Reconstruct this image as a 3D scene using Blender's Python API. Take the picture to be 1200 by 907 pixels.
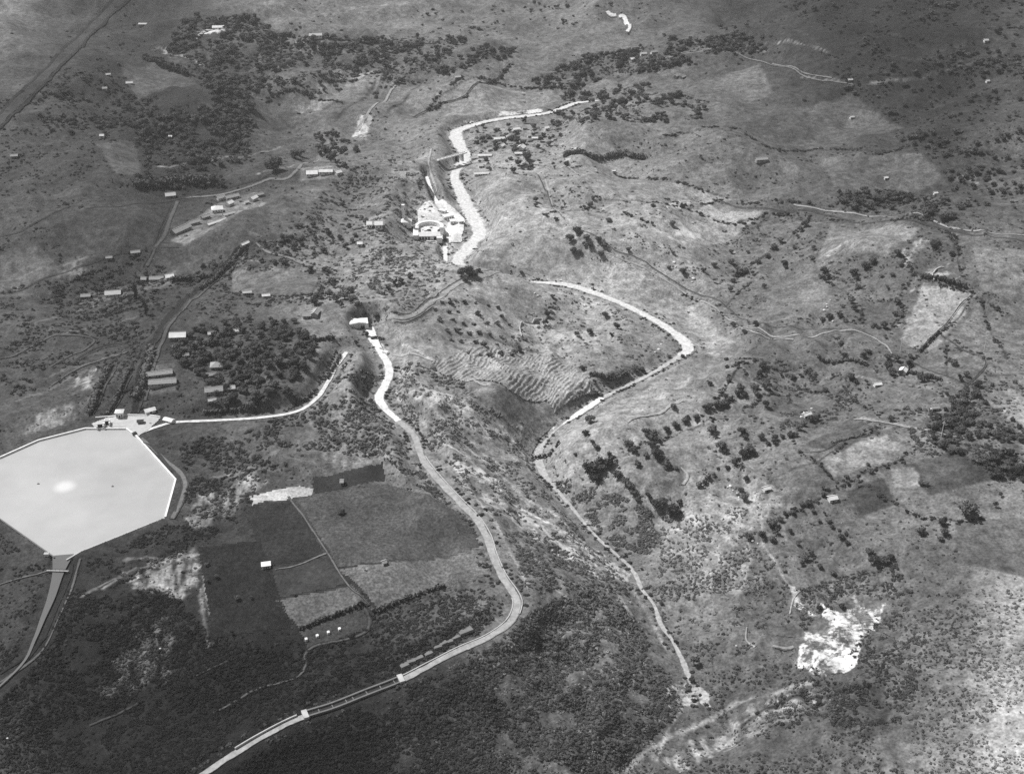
import bpy, math, random
import numpy as np
from mathutils import Vector, noise as mnoise
random.seed(7)
RNG = np.random.default_rng(7)
SC = bpy.context.scene
COL = SC.collection
for o in list(bpy.data.objects):
    bpy.data.objects.remove(o)

# ------------------------------------------------------------------ camera, sky, sun, exposure
IMG_W, IMG_H = 1200.0, 907.0
CAM_H = 580.0
PITCH = math.radians(30.0)            # depression of the optical axis
FPX = 1483.0                          # focal length in photograph pixels
cam_data = bpy.data.cameras.new("camera")
cam_data.lens = FPX / IMG_W * 36.0
cam_data.sensor_width = 36.0
cam_data.clip_start = 1.0
cam_data.clip_end = 60000.0
cam = bpy.data.objects.new("camera", cam_data)
cam.location = (0, 0, CAM_H)
cam.rotation_euler = (math.pi / 2 - PITCH, 0, 0)
COL.objects.link(cam)
SC.camera = cam

SUN_AZ = math.radians(-58.0)          # from straight ahead, towards the left
SUN_EL = math.radians(53.0)
world = bpy.data.worlds.new("World")
SC.world = world
world.use_nodes = True
wn, wl = world.node_tree.nodes, world.node_tree.links
wn.clear()
sky = wn.new("ShaderNodeTexSky")
sky.sky_type = 'NISHITA'
sky.sun_disc = False
sky.sun_elevation = SUN_EL
sky.sun_rotation = SUN_AZ
bw = wn.new("ShaderNodeRGBToBW")      # a black and white plate
bg = wn.new("ShaderNodeBackground")
bg.inputs["Strength"].default_value = 0.062
wo = wn.new("ShaderNodeOutputWorld")
wl.new(sky.outputs[0], bw.inputs[0])
wl.new(bw.outputs[0], bg.inputs["Color"])
wl.new(bg.outputs[0], wo.inputs[0])

sun_data = bpy.data.lights.new("sun", 'SUN')
sun_data.energy = 3.8
sun_data.angle = math.radians(0.5)
sun_data.color = (1.0, 0.995, 0.99)
sun = bpy.data.objects.new("sun", sun_data)
sdir = Vector((math.sin(SUN_AZ) * math.cos(SUN_EL), math.cos(SUN_AZ) * math.cos(SUN_EL), math.sin(SUN_EL)))
sun.rotation_euler = sdir.to_track_quat('Z', 'Y').to_euler()
sun.location = (0, 0, 900)
COL.objects.link(sun)

SC.view_settings.view_transform = 'Standard'
SC.view_settings.look = 'None'
SC.view_settings.exposure = 0.40
SC.view_settings.gamma = 1.0
SC.cycles.volume_bounces = 1
SC.cycles.max_bounces = 5
SC.cycles.use_denoising = False       # keep the grain of the plate
HAZE_DENSITY = 0.000045

# ------------------------------------------------------------------ numeric helpers
def _hash(ix, iy, seed):
    n = (ix.astype(np.int64) * 374761393 + iy.astype(np.int64) * 668265263 + seed * 974634777) & 0xffffffff
    n = ((n ^ (n >> 13)) * 1274126177) & 0xffffffff
    n = (n ^ (n >> 16)) & 0xffffffff
    return n.astype(np.float64) / 4294967295.0

def vnoise(x, y, seed=0):
    ix = np.floor(x); iy = np.floor(y)
    fx = x - ix; fy = y - iy
    fx = fx * fx * fx * (fx * (fx * 6 - 15) + 10); fy = fy * fy * fy * (fy * (fy * 6 - 15) + 10)
    a = _hash(ix, iy, seed); b = _hash(ix + 1, iy, seed)
    c = _hash(ix, iy + 1, seed); d = _hash(ix + 1, iy + 1, seed)
    return (a + (b - a) * fx) * (1 - fy) + (c + (d - c) * fx) * fy

def fbm(x, y, seed=0, octv=4, gain=0.5):
    s = 0; amp = 1; tot = 0
    for k in range(octv):
        s = s + amp * vnoise(x + 13.7 * k, y - 7.3 * k, seed + k)
        tot += amp; amp *= gain; x = x * 2.03; y = y * 2.03
    return s / tot * 2 - 1             # about -1..1

def sstep(a, b, x):
    t = np.clip((x - a) / (b - a), 0, 1)
    return t * t * (3 - 2 * t)

def seg_dist(x, y, P):
    """distance to polyline P (n,2) and the running parameter"""
    d = np.full(x.shape, 1e18); par = np.zeros(x.shape)
    for i in range(len(P) - 1):
        ax, ay = P[i]; bx, by = P[i + 1]
        vx, vy = bx - ax, by - ay
        L2 = vx * vx + vy * vy + 1e-9
        t = np.clip(((x - ax) * vx + (y - ay) * vy) / L2, 0, 1)
        dd = (x - ax - t * vx) ** 2 + (y - ay - t * vy) ** 2
        m = dd < d
        d = np.where(m, dd, d); par = np.where(m, i + t, par)
    return np.sqrt(d), par

def in_poly(x, y, P):
    c = np.zeros(x.shape, bool)
    n = len(P)
    for i in range(n):
        x1, y1 = P[i]; x2, y2 = P[(i + 1) % n]
        if y1 == y2:
            continue
        k = ((y1 > y) != (y2 > y)) & (x < (x2 - x1) * (y - y1) / (y2 - y1) + x1)
        c ^= k
    return c

CT, ST = math.cos(PITCH), math.sin(PITCH)
def ray(px, py):
    u = (np.asarray(px, float) - IMG_W / 2) / FPX
    v = -(np.asarray(py, float) - IMG_H / 2) / FPX
    return u, CT + v * ST, -ST + v * CT     # direction x, y, z

def plane_pt(px, py, z):
    dx, dy, dz = ray(px, py)
    t = (z - CAM_H) / dz
    return np.stack([dx * t, dy * t], -1)

# ------------------------------------------------------------------ terrain: control heights at places seen in the photograph
CTRL = """
0,535,41 60,515,41 150,500,41 210,565,41 150,630,41 80,655,40 0,610,41 100,580,41 -60,570,41 -200,600,42
425,430,41 420,465,41 404,362,39 430,366,39 440,350,34 415,345,34 412,395,40 165,508,41 300,490,41 400,415,41 430,385,41 455,440,41 490,520,41 555,605,41 605,705,41 520,775,40 355,838,40 250,900,40
0,750,31 60,700,36 40,745,38 110,800,29 200,720,37 270,640,38 350,600,40 350,700,37 450,700,36 500,640,39 540,690,38 420,560,41 330,540,41 260,560,41
420,765,29 480,735,33 300,835,32 250,790,32 180,850,30 60,870,26 350,780,30 450,870,31 420,900,29 560,830,29 600,880,19 330,900,33 640,780,26 520,860,28
650,740,25 720,790,4 700,700,9 640,650,22 560,560,27 600,620,22 520,490,33 510,450,34 590,500,8 540,520,25 610,520,-6
540,150,10 590,140,12 640,133,17 690,119,26 545,185,8 545,235,6 562,275,4 535,308,1 590,316,-4 640,330,-4 740,360,-5 805,405,-6 720,460,-8 660,497,-9 632,540,-10 670,595,-12 735,660,-15 775,730,-18 805,790,-21 830,850,-24
850,560,16 760,510,10 700,510,2 800,600,8 720,560,2 900,500,24 1000,560,31 1150,600,42 1150,450,44 850,430,12 950,330,24 1150,330,46 750,270,16 660,260,10 600,230,8 900,200,36 1150,200,60
900,80,70 1150,60,105 700,80,44 600,60,44 450,60,40 300,40,44 100,50,66 0,0,80 600,0,60 1200,0,140 800,140,38 1000,130,60
870,690,6 900,740,2 980,740,20 1100,700,38 1100,850,42 900,870,10 780,900,-4 1000,850,30 1200,800,55 840,640,6 930,660,20 860,760,-8
50,450,45 60,330,40 150,400,46 0,250,44 100,200,40 230,250,30 300,300,32 210,340,38 300,420,44 370,400,42 400,320,22 450,330,20 500,262,8 470,200,14 420,180,22 350,150,28 200,150,30 260,110,22 230,60,34 130,150,36 380,90,34 500,110,22
480,365,30 540,330,26 600,330,17 600,370,12 690,390,4 560,430,20 520,400,28 620,480,3 600,460,11 540,470,25 640,440,4 750,420,-3 700,440,-3 630,490,-4 570,470,19 660,475,-5 460,400,36
-300,300,50 -300,800,40 1500,300,80 1500,700,60 1500,100,150 -300,50,90 600,1050,10 200,1050,24 1000,1050,20 1400,950,60 -200,1000,35
"""
ctrl = np.array([[float(v) for v in t.split(',')] for t in CTRL.split()])
def lvl(z):
    return np.where(z < 30, 30 - (30 - z) * 0.52, z)   # the valley is shallow
ctrl[:, 2] = lvl(ctrl[:, 2])
cp = np.stack([plane_pt(a, b, c) for a, b, c in ctrl])
far = np.array([[x, y, 120.0 + 60 * ((i * 37) % 5 - 2) / 2] for i, (x, y) in enumerate([(-3500, 4500), (-1500, 5200), (0, 5000), (1500, 5200), (3500, 4500), (-3000, 9000), (0, 9500), (3000, 9000), (-1500, 600), (1500, 600), (0, -500)])])
cp = np.vstack([cp, far[:, :2]]); cz = np.concatenate([ctrl[:, 2], far[:, 2]])
cz[-3:-1] = 45; cz[-1] = 10
_phi = lambda r2: -np.sqrt(r2 + 22.0 ** 2)
_n = len(cp)
A = _phi(((cp[:, None] - cp[None]) ** 2).sum(-1)) + np.eye(_n) * -2.0
A = np.block([[A, np.ones((_n, 1))], [np.ones((1, _n)), np.zeros((1, 1))]])
_w = np.linalg.solve(A, np.concatenate([cz, [0]]))
def rbf(x, y):
    z = np.full(x.shape, _w[-1])
    for i in range(_n):
        z += _w[i] * _phi((x - cp[i, 0]) ** 2 + (y - cp[i, 1]) ** 2)
    return z

# terrain grid: rows go away from the camera, columns fan out
def axis_x():
    core = np.arange(-40, 1240.1, 1.5)
    side = np.array([12, 40, 90, 160, 260, 400, 600, 900, 1300, 1900])
    return np.concatenate([(-40 - side)[::-1], core, 1240 + side])
GS = (axis_x() - IMG_W / 2) / FPX
_py = np.arange(965, -40, -1.45)
_dy = PITCH + np.arctan((_py - IMG_H / 2) / FPX)
_Y = CAM_H / np.tan(_dy)
GY = np.concatenate([[-600, -250, 0, 120, 220, 290, 340, 380, 400], _Y[_Y > 410], np.geomspace(_Y[-1] * 1.01, 14000, 70)])
def depth0(Y):
    return np.maximum(Y * CT + CAM_H * ST, 260.0)
GX2 = GS[None, :] * depth0(GY)[:, None]
GY2 = np.repeat(GY[:, None], len(GS), 1)
print("grid", GX2.shape)
# the smooth radial basis is evaluated on every fourth node and refined with splines of the grid
def coarse_eval(f):
    ri = np.unique(np.concatenate([np.arange(0, len(GY), 4), [len(GY) - 1], np.arange(0, 12), np.arange(len(GY) - 72, len(GY))]))
    ci = np.unique(np.concatenate([np.arange(0, len(GS), 4), [len(GS) - 1], np.arange(0, 12), np.arange(len(GS) - 12, len(GS))]))
    c = f(GX2[np.ix_(ri, ci)], GY2[np.ix_(ri, ci)])
    tmp = np.stack([np.interp(GS, GS[ci], row) for row in c])
    return np.stack([np.interp(GY, GY[ri], tmp[:, j]) for j in range(tmp.shape[1])], 1)
GZ = coarse_eval(rbf)

def H(x, y):
    """height of the ground mesh"""
    x = np.asarray(x, float); y = np.asarray(y, float)
    j = np.clip(np.searchsorted(GY, y) - 1, 0, len(GY) - 2)
    s = x / depth0(y)
    i = np.clip(np.searchsorted(GS, s) - 1, 0, len(GS) - 2)
    ty = np.clip((y - GY[j]) / (GY[j + 1] - GY[j]), 0, 1); tx = np.clip((s - GS[i]) / (GS[i + 1] - GS[i]), 0, 1)
    return (GZ[j, i] * (1 - tx) + GZ[j, i + 1] * tx) * (1 - ty) + (GZ[j + 1, i] * (1 - tx) + GZ[j + 1, i + 1] * tx) * ty

def at(px, py):
    """where the sight line through a place in the photograph meets the ground"""
    px = np.atleast_1d(np.asarray(px, float)); py = np.atleast_1d(np.asarray(py, float))
    dx, dy, dz = ray(px, py)
    lo = (140.0 - CAM_H) / dz; hi = (-45.0 - CAM_H) / dz
    hit = np.full(px.shape, np.nan)
    N = 90
    prev = lo.copy()
    for k in range(1, N + 1):
        t = lo + (hi - lo) * k / N
        below = (CAM_H + dz * t) < H(dx * t, dy * t)
        new = below & np.isnan(hit)
        if new.any():
            a = prev[new]; b = t[new]
            for _ in range(14):
                m = (a + b) / 2
                bel = (CAM_H + dz[new] * m) < H(dx[new] * m, dy[new] * m)
                b = np.where(bel, m, b); a = np.where(bel, a, m)
            hit[new] = (a + b) / 2
        prev = t
        if not np.isnan(hit).any():
            break
    hit = np.where(np.isnan(hit), hi, hit)
    X = dx * hit; Y = dy * hit
    return np.stack([X, Y, H(X, Y)], -1)

def mpp(y):
    """metres per photograph pixel at a ground distance"""
    return (y * CT + CAM_H * ST - 20 * ST) / FPX

def parse(s):
    return np.array([[float(v) for v in t.split(',')] for t in s.split()])

def smooth_line(P, step):
    """Catmull-Rom through the points, resampled about every step; extra columns ride along"""
    P = np.asarray(P, float)
    if len(P) < 3:
        Q = P
        L = np.linalg.norm(Q[1, :2] - Q[0, :2]); k = max(2, int(L / step) + 1)
        t = np.linspace(0, 1, k)[:, None]
        return Q[0] * (1 - t) + Q[1] * t
    E = np.vstack([2 * P[0] - P[1], P, 2 * P[-1] - P[-2]])
    out = []
    for i in range(1, len(E) - 2):
        L = np.linalg.norm(E[i + 1, :2] - E[i, :2])
        k = max(1, int(L / step))
        t = (np.arange(k) / k)[:, None]
        a, b, c, d = E[i - 1], E[i], E[i + 1], E[i + 2]
        out.append(0.5 * ((2 * b) + (c - a) * t + (2 * a - 5 * b + 4 * c - d) * t ** 2 + (3 * b - a - 3 * c + d) * t ** 3))
    out.append(P[-1:])
    return np.vstack(out)

# ------------------------------------------------------------------ water courses and roads that shape the ground (px, py, level)
RES_PX = parse("-75,548 0,537 45,517 100,503 148,503 160,512 206,563 194,607 140,629 95,647 78,657 64,654 0,609 -75,570")
RES = plane_pt(RES_PX[:, 0], RES_PX[:, 1], 40.0)
RIVER_UP = parse("710,118,28,5 690,119,26,6 672,122,22,8 640,133,17,8 590,139,12,9 557,146,10,10 535,155,9.6,16 537,168,9,17 545,184,8,14 533,205,7.4,12 541,228,6.5,17 553,252,5.5,20 562,273,4,18 548,291,2.5,19 536,308,1,16 560,325,-1,12 600,330,-3,9 635,331,-4,7 665,334,-4.2,11 690,341,-4.4,12 712,349,-4.6,9.5 740,361,-5,9.5 775,380,-5.5,12 800,398,-6,16 806,409,-6.2,16 797,417,-6.5,12 786,424,-6.6,7 757,441,-7,5 722,458,-8,5 706,466,-8.3,7 692,475,-8.5,9 676,486,-8.8,8 664,494,-9,4 652,503,-9.3,3 640,516,-9.6,4 631,530,-9.8,9 634,548,-10,12 642,562,-10.5,7 655,577,-11.2,4.5 668,592,-12,5 684,612,-12.8,3.6 700,630,-13.5,4.4 718,646,-14.2,3.6 735,661,-15,5 745,674,-15.5,5.5 752,690,-16,4.6 766,708,-17,3.6 774,731,-18,6 786,748,-19,4 797,768,-20,6 808,794,-21.5,7 822,826,-23,7 840,870,-25,6")
RIVER_UP[:, 2] = lvl(RIVER_UP[:, 2])
TAIL = parse("500,207,10,4 508,230,9,5 520,247,8,6 529,262,6,6 522,285,3.5,6 522,308,1.5,5")
TAIL[:, 2] = lvl(TAIL[:, 2])
CANAL = parse("432,384,41 437,397,41 446,412,41 456,432,41 452,450,41 444,465,41 452,480,41 470,496,41 486,512,41 494,536,41 512,560,41 535,585,41 556,606,41 570,628,41 577,650,41 588,675,41 602,695,41 606,709,41 597,729,41 572,747,41 540,761,40.9 505,779,40.8 470,797,40.7 430,813,40.5 390,829,40.4 350,842,40.3 310,862,40.2 270,886,40 225,915,40 150,960,40")
FEED = parse("163,508,41 182,501,41 205,495,41 250,493,41 300,490,41 345,483,41 368,470,41 383,450,41 395,428,41 406,413,41")
INLET = parse("74,650,40,24 68,672,40,13 60,700,39.6,9 50,725,39,6 40,750,38.5,4 24,780,38,3 -30,830,37,2")
def world_line(P, step=4.0):
    W = np.column_stack([np.stack([plane_pt(a, b, c) for a, b, c in P[:, :3]]), P[:, 2:]])
    return smooth_line(W, step)
RIV = world_line(RIVER_UP); TAI = world_line(TAIL); CAN = world_line(CANAL); FEE = world_line(FEED); INL = world_line(INLET)

# hills and gullies of the scrub
dist_fac = sstep(250, 1400, GY2)
relief = fbm(GX2 / 230, GY2 / 230, 3, 3) * (5 + 34 * dist_fac) + fbm(GX2 / 60, GY2 / 60, 11, 3) * (2.2 + 2.0 * dist_fac)
fine = fbm(GX2 / 17, GY2 / 17, 21, 3) * 0.9 + fbm(GX2 / 5, GY2 / 5, 31, 2) * 0.28
ridge = (1 - np.abs(fbm(GX2 / 95 + GY2 / 260, GY2 / 120 - GX2 / 300, 41, 3)) * 2) * 3.5
flat = np.zeros_like(GZ)
CLOSE = {}
def near_box(P, m):
    return (GX2 > P[:, 0].min() - m) & (GX2 < P[:, 0].max() + m) & (GY2 > P[:, 1].min() - m) & (GY2 < P[:, 1].max() + m)
def line_dist(P, m):
    D = np.full(GZ.shape, 1e6); L = np.zeros(GZ.shape); Wd = np.zeros(GZ.shape)
    b = near_box(P, m)
    Q = P[::3] if len(P) > 60 else P
    if (Q[-1] != P[-1]).any(): Q = np.vstack([Q, P[-1:]])
    d, par = seg_dist(GX2[b], GY2[b], Q[:, :2])
    i = np.clip(par.astype(int), 0, len(Q) - 2); t = par - i
    D[b] = d; L[b] = Q[i, 2] * (1 - t) + Q[i + 1, 2] * t
    if P.shape[1] > 3: Wd[b] = Q[i, 3] * (1 - t) + Q[i + 1, 3] * t
    return D, L, Wd
D_riv, L_riv, W_riv = line_dist(RIV, 160)
D_tai, L_tai, W_tai = line_dist(TAI, 60)
D_can, L_can, _ = line_dist(CAN, 60)
D_fee, L_fee, _ = line_dist(FEE, 60)
D_inl, L_inl, _ = line_dist(INL, 60)
b = near_box(RES, 90)
D_res = np.full(GZ.shape, 1e6)
RESC = np.vstack([RES, RES[:1]])
_d, _ = seg_dist(GX2[b], GY2[b], RESC)
_in = in_poly(GX2[b], GY2[b], RES)
D_res[b] = np.where(_in, -_d, _d)
calm = sstep(6, 60, D_res) * sstep(4, 26, D_can) * sstep(4, 22, D_fee)
PLATS = ["150,507 175,500 186,487 108,489 100,507", "490,240 535,245 540,285 488,287", "550,150 660,140 650,205 545,212", "200,225 320,222 300,245 205,285"]
for s in PLATS:
    p = parse(s); Pw = np.stack([plane_pt(a, b2, H(*plane_pt(a, b2, 20))) for a, b2 in p])
    bb = near_box(Pw, 60); dd, _ = seg_dist(GX2[bb], GY2[bb], np.vstack([Pw, Pw[:1]]))
    dd = np.where(in_poly(GX2[bb], GY2[bb], Pw), 0, dd)
    calm[bb] *= 0.15 + 0.85 * sstep(0, 40, dd)
gully = np.abs(fbm(GX2 / 34 + GY2 / 90, GY2 / 46 - GX2 / 120, 51, 3)) * -9.0 * sstep(14, 45, D_riv) * (1 - sstep(130, 158, D_riv)) * (GY2 < 1100)
ridge = ridge * (1 + 1.6 * dist_fac)
GZ = GZ + gully * calm * sstep(25, 70, np.hypot(GX2 - plane_pt(618, 512, 10)[0], GY2 - plane_pt(618, 512, 10)[1]))
GZ = GZ + (relief + ridge * 0.8) * calm * (0.35 + 0.65 * sstep(0, 60, D_riv)) + fine * np.maximum(calm, 0.15)
# river bed with steep banks
def carve(GZ, D, L, W, bank, depth):
    half = W * 0.5 * mpp(GY2)
    t = sstep(0, bank, D - half)
    return np.where(D < half + bank, (L - depth) * (1 - t) + GZ * t, GZ)
GZ = carve(GZ, D_riv, L_riv, W_riv, 17.0, 0.3)
GZ = carve(GZ, D_tai, L_tai, W_tai, 8.0, 0.3)
def bench(GZ, D, L, half, bank):
    t = sstep(0, bank, D - half)
    return np.where(D < half + bank, L * (1 - t) + GZ * t, GZ)
_aq = (GX2 < CAN[:, 0].max())
GZ = bench(GZ, D_fee, L_fee, 4.5, 10)
GZ = bench(GZ, D_can, L_can, 6.5, 16)
GZ = bench(GZ, D_inl, L_inl - 1.0, 6.0, 10)
# reservoir: floor inside, crest and outer slope outside
GZ = np.where(D_res < 0, np.minimum(37.0, GZ), GZ)
crest = 41.0 - np.clip(D_res - 5.0, 0, None) * 0.45
GZ = np.where((D_res >= 0) & (D_res < 60) & (D_inl > 8), np.maximum(GZ * sstep(2, 14, D_res) + 41.0 * (1 - sstep(2, 14, D_res)), np.minimum(crest, 41)), GZ)

# ------------------------------------------------------------------ materials
def tone(t):
    """surface grey that daylight renders as the picture value t (0-255)"""
    return (t / 255.0) ** 2.2

def mat(name, albedo, var=0.25, scale=0.2, rough=0.9, detail=5.0, attr=None, scale2=None, var2=0.0, spec=0.2, obj_random=0.0, bump=0.0, fine=None, soft=False):
    m = bpy.data.materials.new(name)
    m.use_nodes = True
    n, l = m.node_tree.nodes, m.node_tree.links
    p = n["Principled BSDF"]
    p.inputs["Roughness"].default_value = rough
    p.inputs["Specular IOR Level"].default_value = spec
    geo = n.new("ShaderNodeNewGeometry")
    def vary(sc, v, det=detail):
        t = n.new("ShaderNodeTexNoise"); t.inputs["Scale"].default_value = sc; t.inputs["Detail"].default_value = det
        t.inputs["Roughness"].default_value = 0.6
        l.new(geo.outputs["Position"], t.inputs["Vector"])
        r = n.new("ShaderNodeMapRange"); r.inputs[1].default_value = 0.3; r.inputs[2].default_value = 0.7
        r.inputs[3].default_value = 1 - v; r.inputs[4].default_value = 1 + v
        l.new(t.outputs[0], r.inputs[0])
        return r.outputs[0], t.outputs[0]
    def mul(a, bq):
        k = n.new("ShaderNodeMath"); k.operation = 'MULTIPLY'
        l.new(a, k.inputs[0])
        if isinstance(bq, float): k.inputs[1].default_value = bq
        else: l.new(bq, k.inputs[1])
        return k.outputs[0]
    if attr:
        a = n.new("ShaderNodeAttribute"); a.attribute_name = attr
        base = a.outputs["Fac"]
        v, raw = vary(scale, var)
        base = mul(base, v)
    else:
        v, raw = vary(scale, var)
        base = mul(v, float(albedo))
    if scale2:
        v2, _ = vary(scale2, var2, 3.0); base = mul(base, v2)
    if fine:
        v3, _ = vary(fine[0], fine[1], 2.0); base = mul(base, v3)
    if obj_random:
        oi = n.new("ShaderNodeObjectInfo"); r = n.new("ShaderNodeMapRange")
        r.inputs[3].default_value = 1 - obj_random; r.inputs[4].default_value = 1 + obj_random
        l.new(oi.outputs["Random"], r.inputs[0]); base = mul(base, r.outputs[0])
    if soft:                                  # bare earth, gravel or track breaking through the plant cover
        a1 = n.new("ShaderNodeAttribute"); a1.attribute_name = "bare"
        a2 = n.new("ShaderNodeAttribute"); a2.attribute_name = "bare_tone"
        t = n.new("ShaderNodeTexNoise"); t.inputs["Scale"].default_value = 0.34; t.inputs["Detail"].default_value = 8; t.inputs["Roughness"].default_value = 0.65
        l.new(geo.outputs["Position"], t.inputs["Vector"])
        k1 = n.new("ShaderNodeMath"); k1.operation = 'MULTIPLY_ADD'; k1.inputs[1].default_value = 1.5; l.new(t.outputs[0], k1.inputs[0]); l.new(a1.outputs["Fac"], k1.inputs[2])
        r = n.new("ShaderNodeMapRange"); r.interpolation_type = 'SMOOTHSTEP'; r.inputs[1].default_value = 1.06; r.inputs[2].default_value = 1.50
        l.new(k1.outputs[0], r.inputs[0])
        v4, _ = vary(0.33, 0.28, 5.0); tn = mul(a2.outputs["Fac"], v4)
        mx = n.new("ShaderNodeMix"); mx.data_type = 'FLOAT'
        l.new(r.outputs[0], mx.inputs[0]); l.new(base, mx.inputs[2]); l.new(tn, mx.inputs[3]); base = mx.outputs[0]
    c = n.new("ShaderNodeCombineColor")
    for k in range(3): l.new(base, c.inputs[k])
    l.new(c.outputs[0], p.inputs["Base Color"])
    if bump:
        bn = n.new("ShaderNodeBump"); bn.inputs["Strength"].default_value = 0.6; bn.inputs["Distance"].default_value = bump
        l.new(raw, bn.inputs["Height"]); l.new(bn.outputs[0], p.inputs["Normal"])
    return m

M_GROUND = mat("scrub_ground", 0.1, 0.50, 0.13, 0.95, 9.0, attr="cover", scale2=0.016, var2=0.25, bump=1.6, fine=(0.5, 0.38), soft=True)
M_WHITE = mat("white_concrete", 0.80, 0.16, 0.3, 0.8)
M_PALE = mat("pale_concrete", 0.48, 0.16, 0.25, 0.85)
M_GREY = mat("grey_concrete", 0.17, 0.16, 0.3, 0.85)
M_WALL = mat("whitewash", 0.72, 0.12, 0.5, 0.85)
M_WALL2 = mat("plaster_wall", 0.34, 0.15, 0.5, 0.9)
M_DARK = mat("dark_opening", 0.02, 0.1, 0.5, 0.6)
M_TIMBER = mat("dark_timber", 0.06, 0.2, 0.8, 0.8)
M_TIN = mat("zinc_roof", 0.52, 0.10, 0.5, 0.6, spec=0.4)
M_TILE = mat("tiled_roof", 0.24, 0.18, 0.8, 0.9)
M_TILE2 = mat("pale_tiled_roof", 0.36, 0.16, 0.8, 0.9)
M_LEAF = mat("tree_leaves", 0.085, 0.35, 0.25, 0.8, obj_random=0.5)
M_LEAF2 = mat("pale_tree_leaves", 0.085, 0.3, 0.25, 0.8, obj_random=0.3)
M_BUSH = mat("bush_leaves", 0.05, 0.25, 0.3, 0.85, attr="tone")
M_BUSH.node_tree.nodes["Attribute"].attribute_type = "INSTANCER"
M_BARK = mat("bark", 0.10, 0.3, 2.0, 0.95)
M_ROAD = mat("pale_gravel_road", 0.27, 0.24, 0.2, 0.95, scale2=0.9, var2=0.08)
M_WROAD = mat("white_gravel_road", 0.60, 0.12, 0.15, 0.95)
M_GRAVEL = mat("river_gravel", 0.74, 0.20, 0.10, 0.9, scale2=0.5, var2=0.15)
M_ROCK = mat("pale_rock", 0.66, 0.42, 0.35, 0.95, scale2=0.07, var2=0.15, bump=0.6)
M_DIRT = mat("pale_track", 0.22, 0.22, 0.2, 0.95)
M_DIRTD = mat("dark_track", 0.055, 0.25, 0.2, 0.95)
M_BAND = mat("dark_strut_band", 0.052, 0.25, 0.03, 0.95, scale2=0.15, var2=0.2)
M_BANDE = mat("dark_strut_edge", 0.026, 0.3, 0.05, 0.95)

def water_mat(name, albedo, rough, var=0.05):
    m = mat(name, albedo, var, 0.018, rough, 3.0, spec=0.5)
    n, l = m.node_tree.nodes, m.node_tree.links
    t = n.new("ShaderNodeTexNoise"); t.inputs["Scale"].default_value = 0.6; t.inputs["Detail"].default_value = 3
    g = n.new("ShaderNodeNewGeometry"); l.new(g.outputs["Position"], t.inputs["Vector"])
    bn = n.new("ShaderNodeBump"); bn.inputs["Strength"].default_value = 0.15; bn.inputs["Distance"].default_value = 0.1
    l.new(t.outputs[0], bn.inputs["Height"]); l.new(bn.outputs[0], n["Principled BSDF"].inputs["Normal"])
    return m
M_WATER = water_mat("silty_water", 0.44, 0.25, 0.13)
_p = plane_pt(76, 570, 40)                 # bright glint painted into the water colour, left of the middle
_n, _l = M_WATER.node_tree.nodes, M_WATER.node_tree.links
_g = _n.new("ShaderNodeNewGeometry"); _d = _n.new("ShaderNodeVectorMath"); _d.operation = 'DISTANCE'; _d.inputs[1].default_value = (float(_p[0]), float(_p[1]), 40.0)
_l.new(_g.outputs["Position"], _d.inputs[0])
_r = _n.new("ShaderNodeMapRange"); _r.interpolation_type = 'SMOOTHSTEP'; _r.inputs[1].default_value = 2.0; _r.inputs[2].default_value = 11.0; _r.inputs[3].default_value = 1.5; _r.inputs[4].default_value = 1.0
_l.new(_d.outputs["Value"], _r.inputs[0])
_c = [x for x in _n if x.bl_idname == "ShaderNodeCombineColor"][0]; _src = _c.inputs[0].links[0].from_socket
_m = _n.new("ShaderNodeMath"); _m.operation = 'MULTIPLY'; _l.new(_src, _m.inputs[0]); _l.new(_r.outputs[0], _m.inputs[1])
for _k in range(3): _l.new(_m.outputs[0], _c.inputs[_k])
M_DWATER = water_mat("dark_canal_water", 0.03, 0.25)
M_CWATER = water_mat("grey_canal_water", 0.13, 0.25)

# ------------------------------------------------------------------ object helpers
def tag(o, label=None, cat=None, group=None, kind=None):
    if label: o["label"] = label
    if cat: o["category"] = cat
    if group: o["group"] = group
    if kind: o["kind"] = kind
    return o

def link(name, me, parent=None):
    o = bpy.data.objects.new(name, me)
    COL.objects.link(o)
    if parent is not None: o.parent = parent
    return o

def empty(name, loc, rz=0.0):
    o = bpy.data.objects.new(name, None)
    COL.objects.link(o)
    o.location = loc
    o.rotation_euler = (0, 0, rz)
    o.empty_display_size = 1
    return o

def quads_mesh(name, V, F, m, smooth=False):
    """fast mesh from a vertex array and an array of quads (or triangles)"""
    V = np.asarray(V, np.float32); F = np.asarray(F, np.int32)
    me = bpy.data.meshes.new(name)
    k = F.shape[1]
    me.vertices.add(len(V)); me.vertices.foreach_set("co", V.ravel())
    me.loops.add(F.size); me.loops.foreach_set("vertex_index", F.ravel())
    me.polygons.add(len(F)); me.polygons.foreach_set("loop_start", np.arange(0, F.size, k, dtype=np.int32))
    if smooth: me.polygons.foreach_set("use_smooth", np.ones(len(F), bool))
    me.update(calc_edges=True)
    if m: me.materials.append(m)
    return me

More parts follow.
